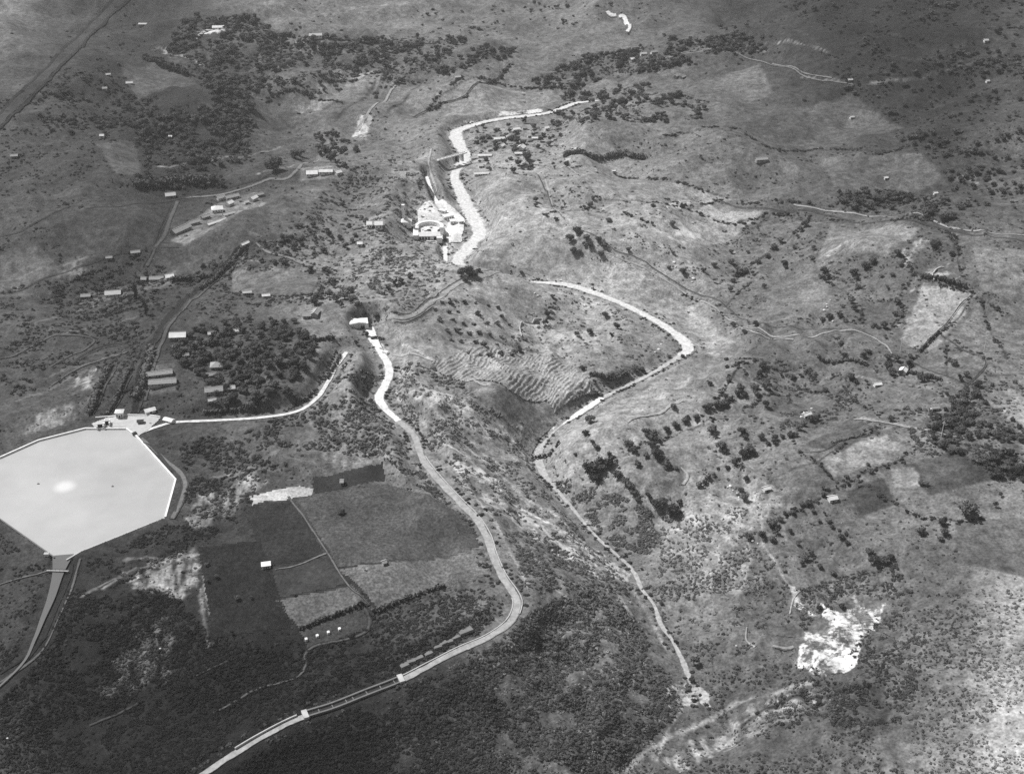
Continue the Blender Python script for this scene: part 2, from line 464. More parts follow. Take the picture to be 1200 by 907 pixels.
class MB:
    """collects boxes, prisms and tubes into one mesh"""
    def __init__(s): s.v = []; s.f = []
    def add(s, V, F):
        b0 = len(s.v); s.v += [tuple(v) for v in V]; s.f += [tuple(i + b0 for i in f) for f in F]; return s
    def box(s, x0, x1, y0, y1, z0, z1):
        return s.add([(x0, y0, z0), (x1, y0, z0), (x1, y1, z0), (x0, y1, z0), (x0, y0, z1), (x1, y0, z1), (x1, y1, z1), (x0, y1, z1)],
                     [(3, 2, 1, 0), (4, 5, 6, 7), (0, 1, 5, 4), (1, 2, 6, 5), (2, 3, 7, 6), (3, 0, 4, 7)])
    def frustum(s, cx, cy, z0, z1, a0, b0, a1, b1):
        V = [(cx + sx * a, cy + sy * bb, z) for z, a, bb in ((z0, a0, b0), (z1, a1, b1)) for sx, sy in ((-1, -1), (1, -1), (1, 1), (-1, 1))]
        return s.add(V, [(3, 2, 1, 0), (4, 5, 6, 7), (0, 1, 5, 4), (1, 2, 6, 5), (2, 3, 7, 6), (3, 0, 4, 7)])
    def tube(s, p0, p1, r0, r1, n=6):
        p0 = Vector(p0); p1 = Vector(p1); d = (p1 - p0).normalized()
        a = d.orthogonal().normalized(); c = d.cross(a)
        V = [p + (a * math.cos(2 * math.pi * i / n) + c * math.sin(2 * math.pi * i / n)) * r for p, r in ((p0, r0), (p1, r1)) for i in range(n)]
        F = [(i, (i + 1) % n, n + (i + 1) % n, n + i) for i in range(n)] + [tuple(range(n))[::-1], tuple(range(n, 2 * n))]
        return s.add(V, F)
    def prism(s, P, z0, z1):
        n = len(P)
        return s.add([(x, y, z0) for x, y in P] + [(x, y, z1) for x, y in P],
                     [(i, (i + 1) % n, n + (i + 1) % n, n + i) for i in range(n)] + [tuple(range(n))[::-1], tuple(range(n, 2 * n))])
    def mesh(s, name, m):
        me = bpy.data.meshes.new(name); me.from_pydata(s.v, [], s.f); me.update()
        if m: me.materials.append(m)
        return me
    def build(s, name, m, parent=None):
        return link(name, s.mesh(name, m), parent)

# ------------------------------------------------------------------ ground sheet: plant cover, with vignette and corner glow in its tones
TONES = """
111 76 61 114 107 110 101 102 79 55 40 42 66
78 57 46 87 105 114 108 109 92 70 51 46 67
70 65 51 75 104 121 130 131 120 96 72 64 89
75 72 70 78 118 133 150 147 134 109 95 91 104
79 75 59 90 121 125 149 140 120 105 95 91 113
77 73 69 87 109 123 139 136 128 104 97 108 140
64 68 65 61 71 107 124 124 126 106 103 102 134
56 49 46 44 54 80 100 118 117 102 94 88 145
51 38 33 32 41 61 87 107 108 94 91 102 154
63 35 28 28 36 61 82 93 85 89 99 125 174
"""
TN = np.array([[float(v) for v in r.split()] for r in TONES.strip().split("\n")])  # plant cover tones with edge vignette and corner glow mixed in
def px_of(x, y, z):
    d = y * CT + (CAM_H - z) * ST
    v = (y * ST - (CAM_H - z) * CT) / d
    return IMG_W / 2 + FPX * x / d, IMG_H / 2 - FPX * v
def cover_light_at(x, y, z):
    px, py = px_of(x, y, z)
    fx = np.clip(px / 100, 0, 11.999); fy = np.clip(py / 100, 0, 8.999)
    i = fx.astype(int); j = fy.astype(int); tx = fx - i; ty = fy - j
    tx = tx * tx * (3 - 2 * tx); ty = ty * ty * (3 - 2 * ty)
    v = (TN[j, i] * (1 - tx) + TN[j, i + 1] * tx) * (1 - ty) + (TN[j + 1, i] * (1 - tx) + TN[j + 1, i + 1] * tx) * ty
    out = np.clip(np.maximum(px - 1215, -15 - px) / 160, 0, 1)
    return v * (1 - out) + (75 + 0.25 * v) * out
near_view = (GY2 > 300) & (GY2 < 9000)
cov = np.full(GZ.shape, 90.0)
cov[near_view] = cover_light_at(GX2[near_view], GY2[near_view], GZ[near_view])
cov = cov * (1 + 0.11 * fbm(GX2 / 90, GY2 / 120, 61, 4) + 0.10 * fbm(GX2 / 26, GY2 / 26, 71, 3))
# crop fields
FIELDS = [
 ("294,581 318,576 338,571 350,570 366,573 366,582 345,583 330,587 310,588 296,592", 172, .2),
 ("366,559 447,543 453,563 368,579", 50, .15), ("345,586 455,567 545,603 562,640 440,660 396,664", 78, .3), ("396,666 440,662 562,642 577,672 520,690 442,712", 100, .35),
 ("285,594 343,587 380,648 312,662", 50, .3), ("312,665 384,650 408,683 325,701", 62, .2), ("322,704 412,685 434,707 350,735", 92, .3),
 ("232,640 306,634 340,735 250,748", 40, .45), ("350,740 425,713 437,735 360,762", 66, .25),
 ("960,537 1005,512 1060,520 1040,543 975,558", 130, .18), ("940,522 1000,488 1030,505 985,530", 74, .18), ("1060,545 1120,530 1165,562 1090,580", 76, .18),
 ("993,577 1035,560 1050,590 1010,605", 64, .2), ("1040,547 1070,548 1085,570 1048,572", 134, .18), ("1120,612 1200,602 1200,690 1120,660", 92, .2),
 ("910,560 960,540 990,575 970,590 930,580", 92, .18), ("1000,520 1040,510 1055,530", 140, .2),
 ("1082,332 1142,347 1095,415 1055,400", 136, .2), ("1150,350 1200,372 1200,425 1105,402", 104, .15), ("1060,430 1110,405 1160,430 1130,455", 92, .15),
 ("545,449 600,462 640,472 648,486 600,492 560,470", 122, .1), ("735,556 776,522 804,546 795,574 752,580", 106, .12),
 ("660,512 700,486 790,437 824,442 760,475 720,515 690,520", 142, .12), ("730,535 800,505 850,490 845,515 800,535 780,530", 122, .12),
 ("568,216 610,214 640,240 700,305 800,345 862,400 838,420 816,408 806,394 740,350 690,333 640,322 575,305 568,262", 142, .10),
 ("0,300 40,285 75,318 0,343", 88, .15), ("45,246 190,240 180,288 78,300", 62, .15), ("175,300 245,268 262,296 212,328", 74, .15),
 ("272,318 375,320 366,345 270,346", 98, .15), ("470,118 560,92 668,106 640,126 548,140", 124, .12), ("110,168 158,166 166,206 135,204", 78, .15),
 ("345,430 383,428 366,465 340,462", 96, .15), ("545,330 600,328 640,345 635,375 600,385 560,355", 132, .12), ("830,440 868,425 905,462 870,480 840,470", 118, .15),
 ("880,330 960,315 975,360 900,385", 106, .12), ("1010,350 1050,350 1040,385 1012,380", 84, .12), ("880,130 1000,110 1060,150 950,180 890,170", 82, .15),
 ("960,185 1080,180 1110,215 980,225", 92, .15), ("680,205 800,215 850,232 780,240 700,232", 132, .15), ("810,95 890,75 905,110 840,125", 96, .15),
 ("380,95 450,85 440,115 385,120", 120, .15), ("140,75 215,65 230,100 160,118", 78, .2), ("760,268 830,240 895,248 852,284 800,288", 152, .18),
 ("975,262 1080,268 1040,300 960,300", 116, .15), ("1140,290 1200,295 1200,360 1150,340", 120, .15),
]
N_CRISP = 9
FIELDS = [(s.replace(' 1200,', ' 1270,'), t, v) for s, t, v in FIELDS]
STONY = [
 ("232,580 312,548 318,560 272,602 228,625 216,605", 128),
 ("145,668 200,652 238,640 243,690 212,702 150,690", 135),
 ("368,512 452,503 462,540 376,552", 116),
 ("268,556 300,552 312,566 290,575 268,572", 140),
 ("30,485 112,463 98,492 30,508", 120),
 ("84,440 118,430 112,458 84,462", 135),
 ("480,455 530,462 570,495 560,510 520,490 490,475", 140),
 ("545,495 575,500 600,510 570,520", 160),
 ("160,735 200,720 215,790 150,815 110,815", 84),
 ("820,560 880,545 920,590 860,640 800,610", 140),
 ("780,610 860,640 900,700 830,690 760,640", 132),
 ("760,885 880,825 960,800 1000,812 900,850 800,907", 138),
 ("1085,318 1118,306 1110,322 1098,338", 175),
 ("958,297 1000,277 1002,285 970,303", 165),
 ("1054,302 1076,278 1086,282 1064,310", 160),
 ("775,238 800,234 810,240 780,244", 190),
 ("786,266 800,266 826,276 820,281 792,274", 190),
 ("412,160 420,138 436,132 430,162", 185),
 ("395,98 420,82 450,84 446,94 405,97", 150),
 ("340,126 372,100 412,100 404,124 350,132", 138),
 ("340,58 372,38 388,46 384,54 352,64", 160),
 ("300,2 480,0 520,8 400,14 320,14", 126),
 ("440,186 500,180 520,240 470,236", 128),
 ("180,56 205,58 222,72 205,70", 150),
 ("1110,205 1145,206 1150,222 1135,222 1130,212 1112,210", 140),
 ("540,172 600,176 640,190 640,204 560,212", 138),
 ("485,268 540,262 545,320 500,318", 150),
 ("90,300 60,330 20,350 60,345 110,320", 105),
 ("430,395 470,410 480,450 455,440", 140),
 ("1050,385 1090,350 1110,370 1080,400", 160),
]
_vy = (GY2 > 380) & (GY2 < 3600)
for i, (sp, t) in enumerate(STONY):
    p = parse(sp); G = at(p[:, 0], p[:, 1])[:, :2]; e = 5 * mpp(G[:, 1].mean())
    bb = near_box(G, e * 2) & _vy
    x_, y_ = GX2[bb], GY2[bb]
    d_, _ = seg_dist(x_, y_, np.vstack([G, G[:1]])); d_ = np.where(in_poly(x_, y_, G), d_, -d_)
    k = np.clip(d_ / e * 0.35 + 0.1 + fbm(x_ / (9 * e / 4), y_ / (9 * e / 4), 300 + i, 4) * 1.5 + fbm(x_ / 3.5, y_ / 3.5, 340 + i, 2) * 0.7, 0, 1) * np.clip(1 + d_ / e, 0, 1)
    k = k * np.clip(0.75 + 1.2 * fbm(x_ / 4 + y_ / 30, y_ / 16 - x_ / 60, 360 + i, 3), 0, 1)
    cov[bb] = cov[bb] * (1 - k) + (t + 14) * k

def paint_poly(sp, t, soft, grain, seed, amount=1.0):
    """plant cover of one piece of land, with an uneven margin"""
    p = parse(sp); G = at(p[:, 0], p[:, 1])[:, :2]; e = soft * mpp(G[:, 1].mean())
    bb = near_box(G, e * 2) & _vy
    x_, y_ = GX2[bb], GY2[bb]
    d_, _ = seg_dist(x_, y_, np.vstack([G, G[:1]])); d_ = np.where(in_poly(x_, y_, G), d_, -d_)
    k = np.clip(0.5 + d_ / e + 0.5 * fbm(x_ / (2.2 * e), y_ / (2.2 * e), 500 + seed, 3), 0, 1) * amount
    v = t * (1 + grain * fbm(x_ / 30, y_ / 45, 520 + seed, 4) + grain * fbm(x_ / 6, y_ / 6, 530 + seed, 2))
    cov[bb] = cov[bb] * (1 - k) + v * k
def paint_line(sp, t, wpx, seed, broken=0.6):
    W = px_line0(sp); e = wpx * 0.5 * mpp(W[:, 1].mean())
    bb = near_box(W, e * 4) & _vy
    x_, y_ = GX2[bb], GY2[bb]
    d_, _ = seg_dist(x_, y_, W[:, :2])
    k = np.clip(1.25 - d_ / e * (1 + 0.9 * fbm(x_ / 7, y_ / 7, 560 + seed, 3)), 0, 1) * np.clip(1 - broken * (0.5 + 1.6 * fbm(x_ / 11, y_ / 16, 580 + seed, 3)), 0, 1)
    cov[bb] = cov[bb] * (1 - k) + t * k
def px_line0(sp):
    P = parse(sp); return at(P[:, 0], P[:, 1])
for i, (sp, t, v) in enumerate(FIELDS[N_CRISP:]):
    paint_poly(sp, t + 4, 3.5, 0.10, i, 0.95)
STREAKS = [  # eroded runnels, dry ridges and hedge lines that are too slight to be more than ground
 ("530,543 560,555 600,588 650,615 700,650 735,680", 178, 6), ("560,556 610,582 650,602 690,640", 165, 4), ("600,596 640,622 690,662 712,690", 170, 5), ("490,465 540,515 590,560 620,590", 150, 5),
 ("470,432 520,480 565,530 600,560", 145, 5), ("500,455 530,470 560,500 580,505", 165, 4), ("610,500 612,530 625,560", 165, 4), ("560,480 590,500 605,520", 150, 4), ("520,520 560,548", 150, 5),
 ("640,610 690,650 720,690 740,720", 140, 4), ("540,560 580,610 600,650 620,690", 128, 4), ("620,640 650,690 690,720", 120, 4), ("470,405 500,418 540,440 580,455", 150, 3),
 ("450,430 470,470 500,500", 140, 5), ("480,540 505,580 540,620", 110, 5), ("640,560 660,590 700,620", 160, 5), ("740,690 760,720 780,760", 150, 6), ("765,660 800,630 840,600", 150, 7), ("820,560 850,580 890,600", 158, 6),
 ("870,610 880,650 870,690", 150, 4), ("890,590 895,640 930,690 935,710", 160, 4), ("930,690 940,715 960,720", 190, 5), ("800,700 840,660 880,640", 130, 5),
 ("720,907 790,860 860,825 950,800", 150, 8), ("640,900 700,870 760,850 800,830", 130, 5), ("850,880 900,850 960,830", 135, 6), ("770,890 780,860 800,830", 160, 4), ("700,690 720,720 735,760", 130, 4),
 ("900,830 940,815 990,810", 60, 6), ("870,850 900,828 930,815 960,826", 52, 7), ("690,880 720,850 740,825", 40, 4), ("660,900 690,870 715,850", 44, 4), ("1010,790 1040,830 1020,860", 62, 10), ("960,800 1000,810 1020,830", 58, 6),
 ("600,420 640,415 680,430", 165, 4), ("620,395 650,405 700,400", 100, 4), ("560,395 600,405 640,412", 88, 5), ("520,395 555,420 600,440", 96, 5),
 ("235,690 238,720 245,760", 120, 5), ("237,640 240,690 246,720", 118, 4), ("150,655 190,655 235,650", 125, 6), ("120,690 150,670 190,660", 130, 5), ("95,700 130,680 160,665", 110, 4),
 ("250,560 290,548 330,550", 118, 5), ("240,600 270,585 300,570", 122, 5), ("300,545 340,520 400,512", 112, 6), ("390,500 430,490 455,505 460,530", 125, 5), ("415,450 430,470 425,500", 120, 4),
 ("60,440 110,425 150,408", 106, 5), ("20,470 70,450 110,430", 104, 5), ("40,380 100,360 150,352", 102, 6), ("0,330 60,312 110,300", 112, 4), ("60,395 110,384 160,372", 98, 4), ("280,300 330,318 390,330", 128, 5), ("290,270 330,290 380,300", 120, 5),
 ("420,240 460,245 500,240", 150, 3), ("425,280 470,282 520,284", 155, 3), ("440,300 490,300 520,310", 145, 4), ("520,330 480,350 450,370", 150, 4),
 ("800,290 850,300 900,290", 120, 4), ("700,300 760,300 800,320", 150, 3), ("900,245 960,262 1010,262", 130, 3), ("960,302 1000,280", 165, 4), ("1060,310 1080,280", 165, 4), ("1110,340 1130,320 1180,300", 140, 3),
 ("640,200 720,215 800,225 860,235", 150, 3), ("690,225 760,232 840,234", 145, 3), ("860,170 940,176 1000,172", 72, 3), ("1000,125 1060,130 1100,125 1150,118", 62, 4), ("900,62 960,72 1000,80", 62, 4), ("860,50 920,48 970,62", 130, 3),
 ("930,35 980,70 940,85", 66, 6), ("1000,60 1080,70 1150,60", 60, 5), ("1040,40 1100,60 1160,50", 58, 6), ("1100,80 1150,70 1200,62", 60, 5), ("940,90 1000,100 1060,95", 118, 4), ("1060,95 1120,80 1180,60", 96, 4),
 ("600,75 640,90 680,80 720,70", 72, 4), ("640,100 690,95 740,90", 74, 5), ("700,62 760,66 830,62", 76, 4), ("740,75 790,65 850,58 900,60", 140, 3), ("480,60 540,66 590,58", 86, 5), ("540,75 600,68 640,60", 90, 4),
 ("340,75 400,68 450,72", 70, 5), ("300,55 350,70 400,80 430,78", 72, 5), ("180,60 230,75 270,100 290,120", 56, 7), ("190,62 215,66 240,80", 150, 4), ("240,80 260,98 275,120", 70, 5), ("270,115 300,108 330,112", 140, 3),
 ("160,50 210,45 250,60", 62, 5), ("100,160 160,150 200,140", 58, 6), ("180,195 230,190 280,185", 130, 4), ("270,190 300,180 330,172", 140, 4), ("300,160 330,150 360,140", 70, 5), ("310,130 340,105 370,95", 66, 4), ("395,140 420,120 440,95", 62, 5), ("455,130 480,110 495,95", 64, 4),
 ("300,205 340,196 380,172", 165, 3), ("270,215 320,205 360,195", 48, 4), ("0,240 60,236 140,228 200,226", 56, 3),
 ("1000,440 1060,450 1120,470", 132, 4), ("1000,490 1060,498 1120,512", 150, 4), ("1120,430 1160,440 1200,438", 60, 3), ("1140,350 1170,370 1200,380", 80, 3), ("980,265 1040,262 1090,268", 92, 3), ("1060,340 1100,338 1142,345", 165, 3),
]
HEDGE_LINES = ["905,560 960,540 1005,512 1040,496", "920,603 950,590 1000,560 1040,545 1085,520", "1000,560 1050,590 1100,610 1150,612", "870,480 905,462 960,455", "880,312 925,280 950,255", "960,322 1000,350 1050,353 1060,380",
 "1140,347 1103,390 1045,440", "1103,392 1160,425 1125,460 1060,430", "1055,300 1080,325 1140,345 1200,380", "780,232 850,262 900,250", "720,205 800,215 900,235 980,240", "640,250 700,245 760,262", "800,345 850,360 880,330",
 "850,420 900,430 960,445 1000,442", "780,160 840,150 900,172 960,175 1030,180 1070,165", "700,232 780,240 850,232", "1010,350 1012,380 1040,385", "840,470 868,425 905,462", "500,130 560,90 668,105", "380,95 450,85 440,115",
 "860,285 905,250 1010,262", "1150,350 1180,420", "730,535 800,505 850,490", "935,530 960,545 990,575", "1040,260 1110,270 1130,330", "640,128 700,130 760,120 820,125", "290,120 340,105 400,120", "60,345 110,318 170,292", "270,318 272,345 366,345 375,320",
 "400,240 440,250 470,280", "335,432 385,428 366,465", "930,450 1000,470 1040,496", "1110,405 1110,440", "600,75 572,98 545,115 500,130"]
for i, sp in enumerate(HEDGE_LINES):
    paint_line(sp, 58, 2.4, 200 + i, 0.5)
for i, (sp, a_) in enumerate((("200,282 250,240 300,225 312,238 262,266 215,287", .5), ("352,197 408,197 408,213 352,213", .6), ("88,340 205,318 207,334 95,358", .35), ("548,150 650,146 642,206 546,212", .3), ("166,430 205,426 208,458 168,462", .4), ("424,258 490,250 490,282 426,284", .45), ("735,60 805,60 806,96 740,78", .3), ("345,362 380,358 382,378 350,380", .4))):
    paint_poly(sp, 150, 4, 0.25, 60 + i, a_)
for i, sp in enumerate(("215,20 300,20 340,60 300,110 220,100 195,60", "240,90 290,95 300,150 270,190 250,140", "155,165 178,140 215,130 262,138 262,165 240,188 205,190 175,180", "300,40 560,45 620,60 560,80 480,100 420,80 300,100", "620,95 690,65 800,50 870,40 900,60 820,75 760,85 700,95 660,115", "980,228 1040,222 1110,235 1120,255 1060,250 990,243", "1085,490 1150,470 1200,500 1200,565 1130,555 1090,520", "205,405 235,378 300,372 345,378 372,398 362,430 340,462 300,474 252,478 240,440 205,425", "160,211 256,208 258,221 160,224")):
    paint_poly(sp, (64, 60, 46, 78, 84, 72, 66, 72, 40)[i], 12, 0.35, 80 + i, 0.6)
for i, (sp, t, w) in enumerate(STREAKS):
    paint_line(sp, t + (28 if i < 14 else 2), w, i, 0.3 if i < 14 else 0.5)
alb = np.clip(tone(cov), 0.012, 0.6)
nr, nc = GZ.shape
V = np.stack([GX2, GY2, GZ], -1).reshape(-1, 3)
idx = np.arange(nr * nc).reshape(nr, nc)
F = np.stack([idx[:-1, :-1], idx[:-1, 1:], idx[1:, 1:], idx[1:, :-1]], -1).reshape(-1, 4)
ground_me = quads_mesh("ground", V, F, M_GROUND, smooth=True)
at_ = ground_me.attributes.new("cover", 'FLOAT', 'POINT'); at_.data.foreach_set("value", alb.ravel().astype(np.float32))  # cover also carries the painted vignette and corner glow
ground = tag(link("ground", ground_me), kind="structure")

# ------------------------------------------------------------------ sheets that lie on the ground
def ribbon(name, W, m, lift=0.25, k=4, ragged=0.0, level=False, half=None, shift=0.0, seed=0, px_width=True, structure=True, parent=None, zmap=None):
    """strip along a world polyline W (x, y, level, width in photograph pixels)"""
    P = W[:, :2]
    T = np.gradient(P, axis=0); T /= np.linalg.norm(T, axis=1)[:, None] + 1e-9
    N = np.stack([-T[:, 1], T[:, 0]], 1)
    hw = (W[:, 3] * 0.5 * mpp(P[:, 1])) if half is None else np.full(len(P), half)
    rows = []
    for q in range(k + 1):
        u = q / k * 2 - 1
        off = u * hw + shift
        if ragged and abs(u) > 0.4:
            off = off + u * ragged * (fbm(P[:, 0] / 14 + 50 * np.sign(u), P[:, 1] / 14, 81 + seed, 2) + 0.6 * fbm(P[:, 0] / 4 + 50 * np.sign(u), P[:, 1] / 4, 85 + seed, 2)) * hw
        X = P + N * off[:, None]
        z = W[:, 2] + lift if level else H(X[:, 0], X[:, 1]) + lift
        rows.append(np.column_stack([X, z]))
    R = np.stack(rows, 1); n = len(P)
    ix = np.arange(n * (k + 1)).reshape(n, k + 1)
    F = np.stack([ix[:-1, :-1], ix[1:, :-1], ix[1:, 1:], ix[:-1, 1:]], -1).reshape(-1, 4)[:, ::-1]
    o = link(name, quads_mesh(name, R.reshape(-1, 3), F, m, smooth=True), parent)
    if structure: o["kind"] = "structure"
    return o

def alb_at(x, y):
    """plant cover tone of the ground sheet, painted vignette and glow included"""
    j = np.clip(np.searchsorted(GY, y), 0, len(GY) - 1); i = np.clip(np.searchsorted(GS, x / depth0(y)), 0, len(GS) - 1)
    return alb[j, i]
def set_soft(o, bare, tone_):
    me = o.data; n = len(me.vertices); co = np.zeros(n * 3, np.float32); me.vertices.foreach_get("co", co); co = co.reshape(-1, 3)
    for nm, v in (("cover", alb_at(co[:, 0], co[:, 1])), ("bare", bare), ("bare_tone", np.full(n, tone_))):
        a = me.attributes.new(nm, 'FLOAT', 'POINT'); a.data.foreach_set("value", np.asarray(v, np.float32))
def soft_ribbon(name, W, tone_, lift=0.3, fray=0.5, seed=0, k=8, core=0.0, **kw):
    """strip of bare ground whose margins are broken by the plant cover; fray 0..1"""
    W = W.copy(); W[:, 3] = W[:, 3] * (1.0 + 0.7 * fray)
    o = ribbon(name, W, M_GROUND, lift, k, 0.25, seed=seed, **kw)
    n = len(W); u = np.abs(np.arange(k + 1) / k * 2 - 1)
    half = 0.5 * W[:, 3] * mpp(W[:, 1])
    prof = (1.0 - (u / (1 - 0.35 * fray)) ** (3.0 - 1.6 * fray)) * (1.5 - 0.75 * fray) + core
    along = 1 - fray * 0.55 * np.clip(0.3 + fbm(W[:, 0] / 10, W[:, 1] / 14, 640 + seed, 3) * 1.4, 0, 1)
    B = np.clip(prof[None, :] * along[:, None], -1, 1.2); B[:, 0] = -1; B[:, -1] = -1
    set_soft(o, B.ravel(), tone_)
    return o
def px_line(s, step=2.0, straight=False):
    P = parse(s)
    if straight:
        t = np.linspace(0, len(P) - 1, 80); P = np.stack([np.interp(t, np.arange(len(P)), P[:, c]) for c in range(P.shape[1])], 1)
    G = at(P[:, 0], P[:, 1])
    w = P[:, 2] if P.shape[1] > 2 else np.full(len(P), 3.0)
    return smooth_line(np.column_stack([G, w]), step)

def path(name, s, m, lift=0.3, ragged=0.15, seed=0):
    if isinstance(m, float): return soft_ribbon(name, px_line(s), m, lift, 0.65 if name in ('footpath', 'earth_bank') else 0.45, seed)
    return ribbon(name, px_line(s, straight=name == "strut_band"), m, lift, 4, ragged, seed=seed)

def blob(name, s, m, thr=None, scale=9.0, cell=1.3, lift=0.18, edge=6.0, rough=0.0, seed=0, kind="structure", shape=None):
    """patch of ground inside an outline; with thr its outline frays and holes open in it"""
    P = parse(s); G = at(P[:, 0], P[:, 1])[:, :2]
    m_ = mpp(G[:, 1].mean()); cell = max(cell, 0.9 * m_)
    x0, y0 = G.min(0) - edge; x1, y1 = G.max(0) + edge
    xs = np.arange(x0, x1 + cell, cell); ys = np.arange(y0, y1 + cell * 1.4, cell * 1.4)
    X, Y = np.meshgrid(xs, ys)
    cx = (X[:-1, :-1] + X[1:, 1:]) / 2; cy = (Y[:-1, :-1] + Y[1:, 1:]) / 2
    ins = in_poly(cx, cy, G)
    if thr is not None:
        d, _ = seg_dist(cx, cy, np.vstack([G, G[:1]]))
        d = np.where(ins, d, -d)
        keep = np.clip(d / edge, -1, 1) * 0.8 + fbm(cx / scale, cy / scale, 91 + seed, 4) * 1.1 > thr
    else:
        wob = fbm(cx / 14, cy / 14, 95 + seed, 2) * 1.2
        keep = in_poly(cx + wob, cy + wob, G)
    if not keep.any(): return None
    Z = H(X, Y) + lift
    if rough: Z = Z + np.abs(fbm(X / 5, Y / 5, 99 + seed, 3)) * rough
    if shape is not None: Z = Z + shape(X, Y)
    r, c = X.shape
    ix = np.arange(r * c).reshape(r, c)
    F = np.stack([ix[:-1, :-1], ix[:-1, 1:], ix[1:, 1:], ix[1:, :-1]], -1)[keep]
    used = np.unique(F); remap = np.full(r * c, -1); remap[used] = np.arange(len(used))
    V = np.stack([X, Y, Z], -1).reshape(-1, 3)[used]
    o = link(name, quads_mesh(name, V, remap[F], m))
    o["kind"] = kind
    return o
_fm = {}
def soil(t, var=0.2, sc=0.25, fine=(0.9, 0.15)):
    k = (t, var, sc)
    if k not in _fm: _fm[k] = mat("soil_%d" % len(_fm), tone(t), var + .1, sc, 0.95, 8.0, scale2=0.035, var2=0.28, fine=(0.6, 0.3), bump=0.5)
    return _fm[k]

for i, (s, t, v) in enumerate(FIELDS[:N_CRISP]):
    blob("crop_field", s, soil(t, v, 0.22 if v < .25 else 0.3), seed=i, lift=0.16 + 0.012 * i)

# bare rock and gravel breaking through the scrub
PATCHES = [
 ("bare_rock", "928,780 940,738 962,736 958,706 984,716 1000,688 1014,708 1044,698 1032,736 1016,752 1008,782 978,798 948,794", 0.70, 0.60, 0.8),
 ("bare_rock", "922,708 940,698 946,712 962,716 960,726 938,722", 0.66, 0.75, .4),
 ("gravel_patch", "526,540 562,547 594,568 582,580 550,564 532,556", 0.56, 0.75, .3),
 ("gravel_patch", "552,564 600,583 650,610 705,645 745,672 732,686 690,665 640,635 590,607 558,582", 0.50, 0.68, .3),
 ("gravel_patch", "596,588 655,623 702,668 692,676 640,642 594,606", 0.54, 0.74, .3),
 ("gravel_patch", "786,798 806,784 834,812 838,832 806,830 782,834 772,815", 0.52, 0.56, .4),
 ("gravel_patch", "724,784 752,786 764,810 735,812", 0.5, 0.42, .3),
 ("gravel_patch", "634,484 642,486 656,502 650,508 640,498", 0.72, 0.9, .2),
 ("gravel_patch", "575,136 590,130 640,128 632,134 590,137", 0.7, 0.8, .2), ("gravel_patch", "540,143 556,140 572,142 555,147", 0.7, 0.8, .2),
 ("gravel_patch", "478,458 532,462 572,495 560,512 520,492 488,476", 0.5, 0.55, .3), ("gravel_patch", "540,492 575,496 604,510 570,524", 0.55, 0.58, .3),
 ("gravel_patch", "408,162 420,136 438,130 432,166", 0.5, 0.7, .2), ("gravel_patch", "786,264 800,264 828,276 820,283 792,276", 0.6, 0.8, .2), ("gravel_patch", "770,238 800,232 814,240 780,246", 0.55, 0.7, .2),
 ("gravel_patch", "225,41 240,33 264,31 268,38 246,42", 0.6, 0.7, .2), ("gravel_patch", "430,396 450,402 456,416 440,414", 0.6, 0.7, .2),
]
for i, (nm, sp, tn, amt, rg) in enumerate(PATCHES):
    o = blob(nm, sp, M_GROUND, thr=-0.6, scale=8, rough=rg if nm == "bare_rock" else 0.0, seed=i, lift=0.12 + 0.006 * i, edge=9.0, cell=0.8)
    P_ = parse(sp); G_ = at(P_[:, 0], P_[:, 1])[:, :2]; m_ = mpp(G_[:, 1].mean())
    co = np.array([v.co[:2] for v in o.data.vertices]); d_, _ = seg_dist(co[:, 0], co[:, 1], np.vstack([G_, G_[:1]])); d_ = np.where(in_poly(co[:, 0], co[:, 1], G_), d_, -d_)
    v = np.clip(d_ / (7 * m_), -1, 0.8) * 0.75 + 0.05 + fbm(co[:, 0] / 9, co[:, 1] / 11, 660 + i, 3) * 0.55 + (amt - 0.75) * 0.9
    set_soft(o, np.where(d_ < -6 * m_, -1, v), tn)

# water
def idx_px(W, px, py):
    q = at([px], [py])[0]; return int(np.argmin(np.hypot(W[:, 0] - q[0], W[:, 1] - q[1])))
# water
RS = smooth_line(RIV, 1.6)
_c1 = idx_px(RS, 797, 417); _c2 = idx_px(RS, 706, 466); _c3 = idx_px(RS, 660, 497); _c4 = idx_px(RS, 640, 560)
M_GRAVEL2 = mat("grey_river_gravel", 0.40, 0.45, 0.12, 0.9, scale2=0.5, var2=0.35)
soft_ribbon("river", RS[:_c1 + 1], 0.62, 0.35, 0.42, 1, 10, core=0.05)
soft_ribbon("river_reach", RS[_c1:_c2 + 1], 0.46, 0.35, 0.6, 3, core=0.15)
soft_ribbon("gravel_bar", RS[_c2:_c3 + 1], 0.74, 0.36, 0.25, 4)
soft_ribbon("river_pool", RS[_c3:_c4 + 1], 0.44, 0.35, 0.2, 6)
soft_ribbon("stream", RS[_c4:idx_px(RS, 812, 805)], 0.42, 0.42, 0.6, 7, core=0.3)
soft_ribbon("river_side_channel", TAI, 0.72, 0.4, 0.3, 2)
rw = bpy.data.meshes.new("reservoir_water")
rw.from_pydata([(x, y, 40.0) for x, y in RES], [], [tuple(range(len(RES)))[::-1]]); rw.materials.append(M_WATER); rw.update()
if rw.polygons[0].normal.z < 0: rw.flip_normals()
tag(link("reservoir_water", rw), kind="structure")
ribbon("canal_water", INL, M_CWATER, 0.12, 3, 0, level=True)
path("river_reach", "735,38,5 738,30,5 732,22,7 725,20,5", 0.7, .8, .4)
path("river_reach", "711,14,6 716,18,7 722,18,5", 0.7, .8, .4)


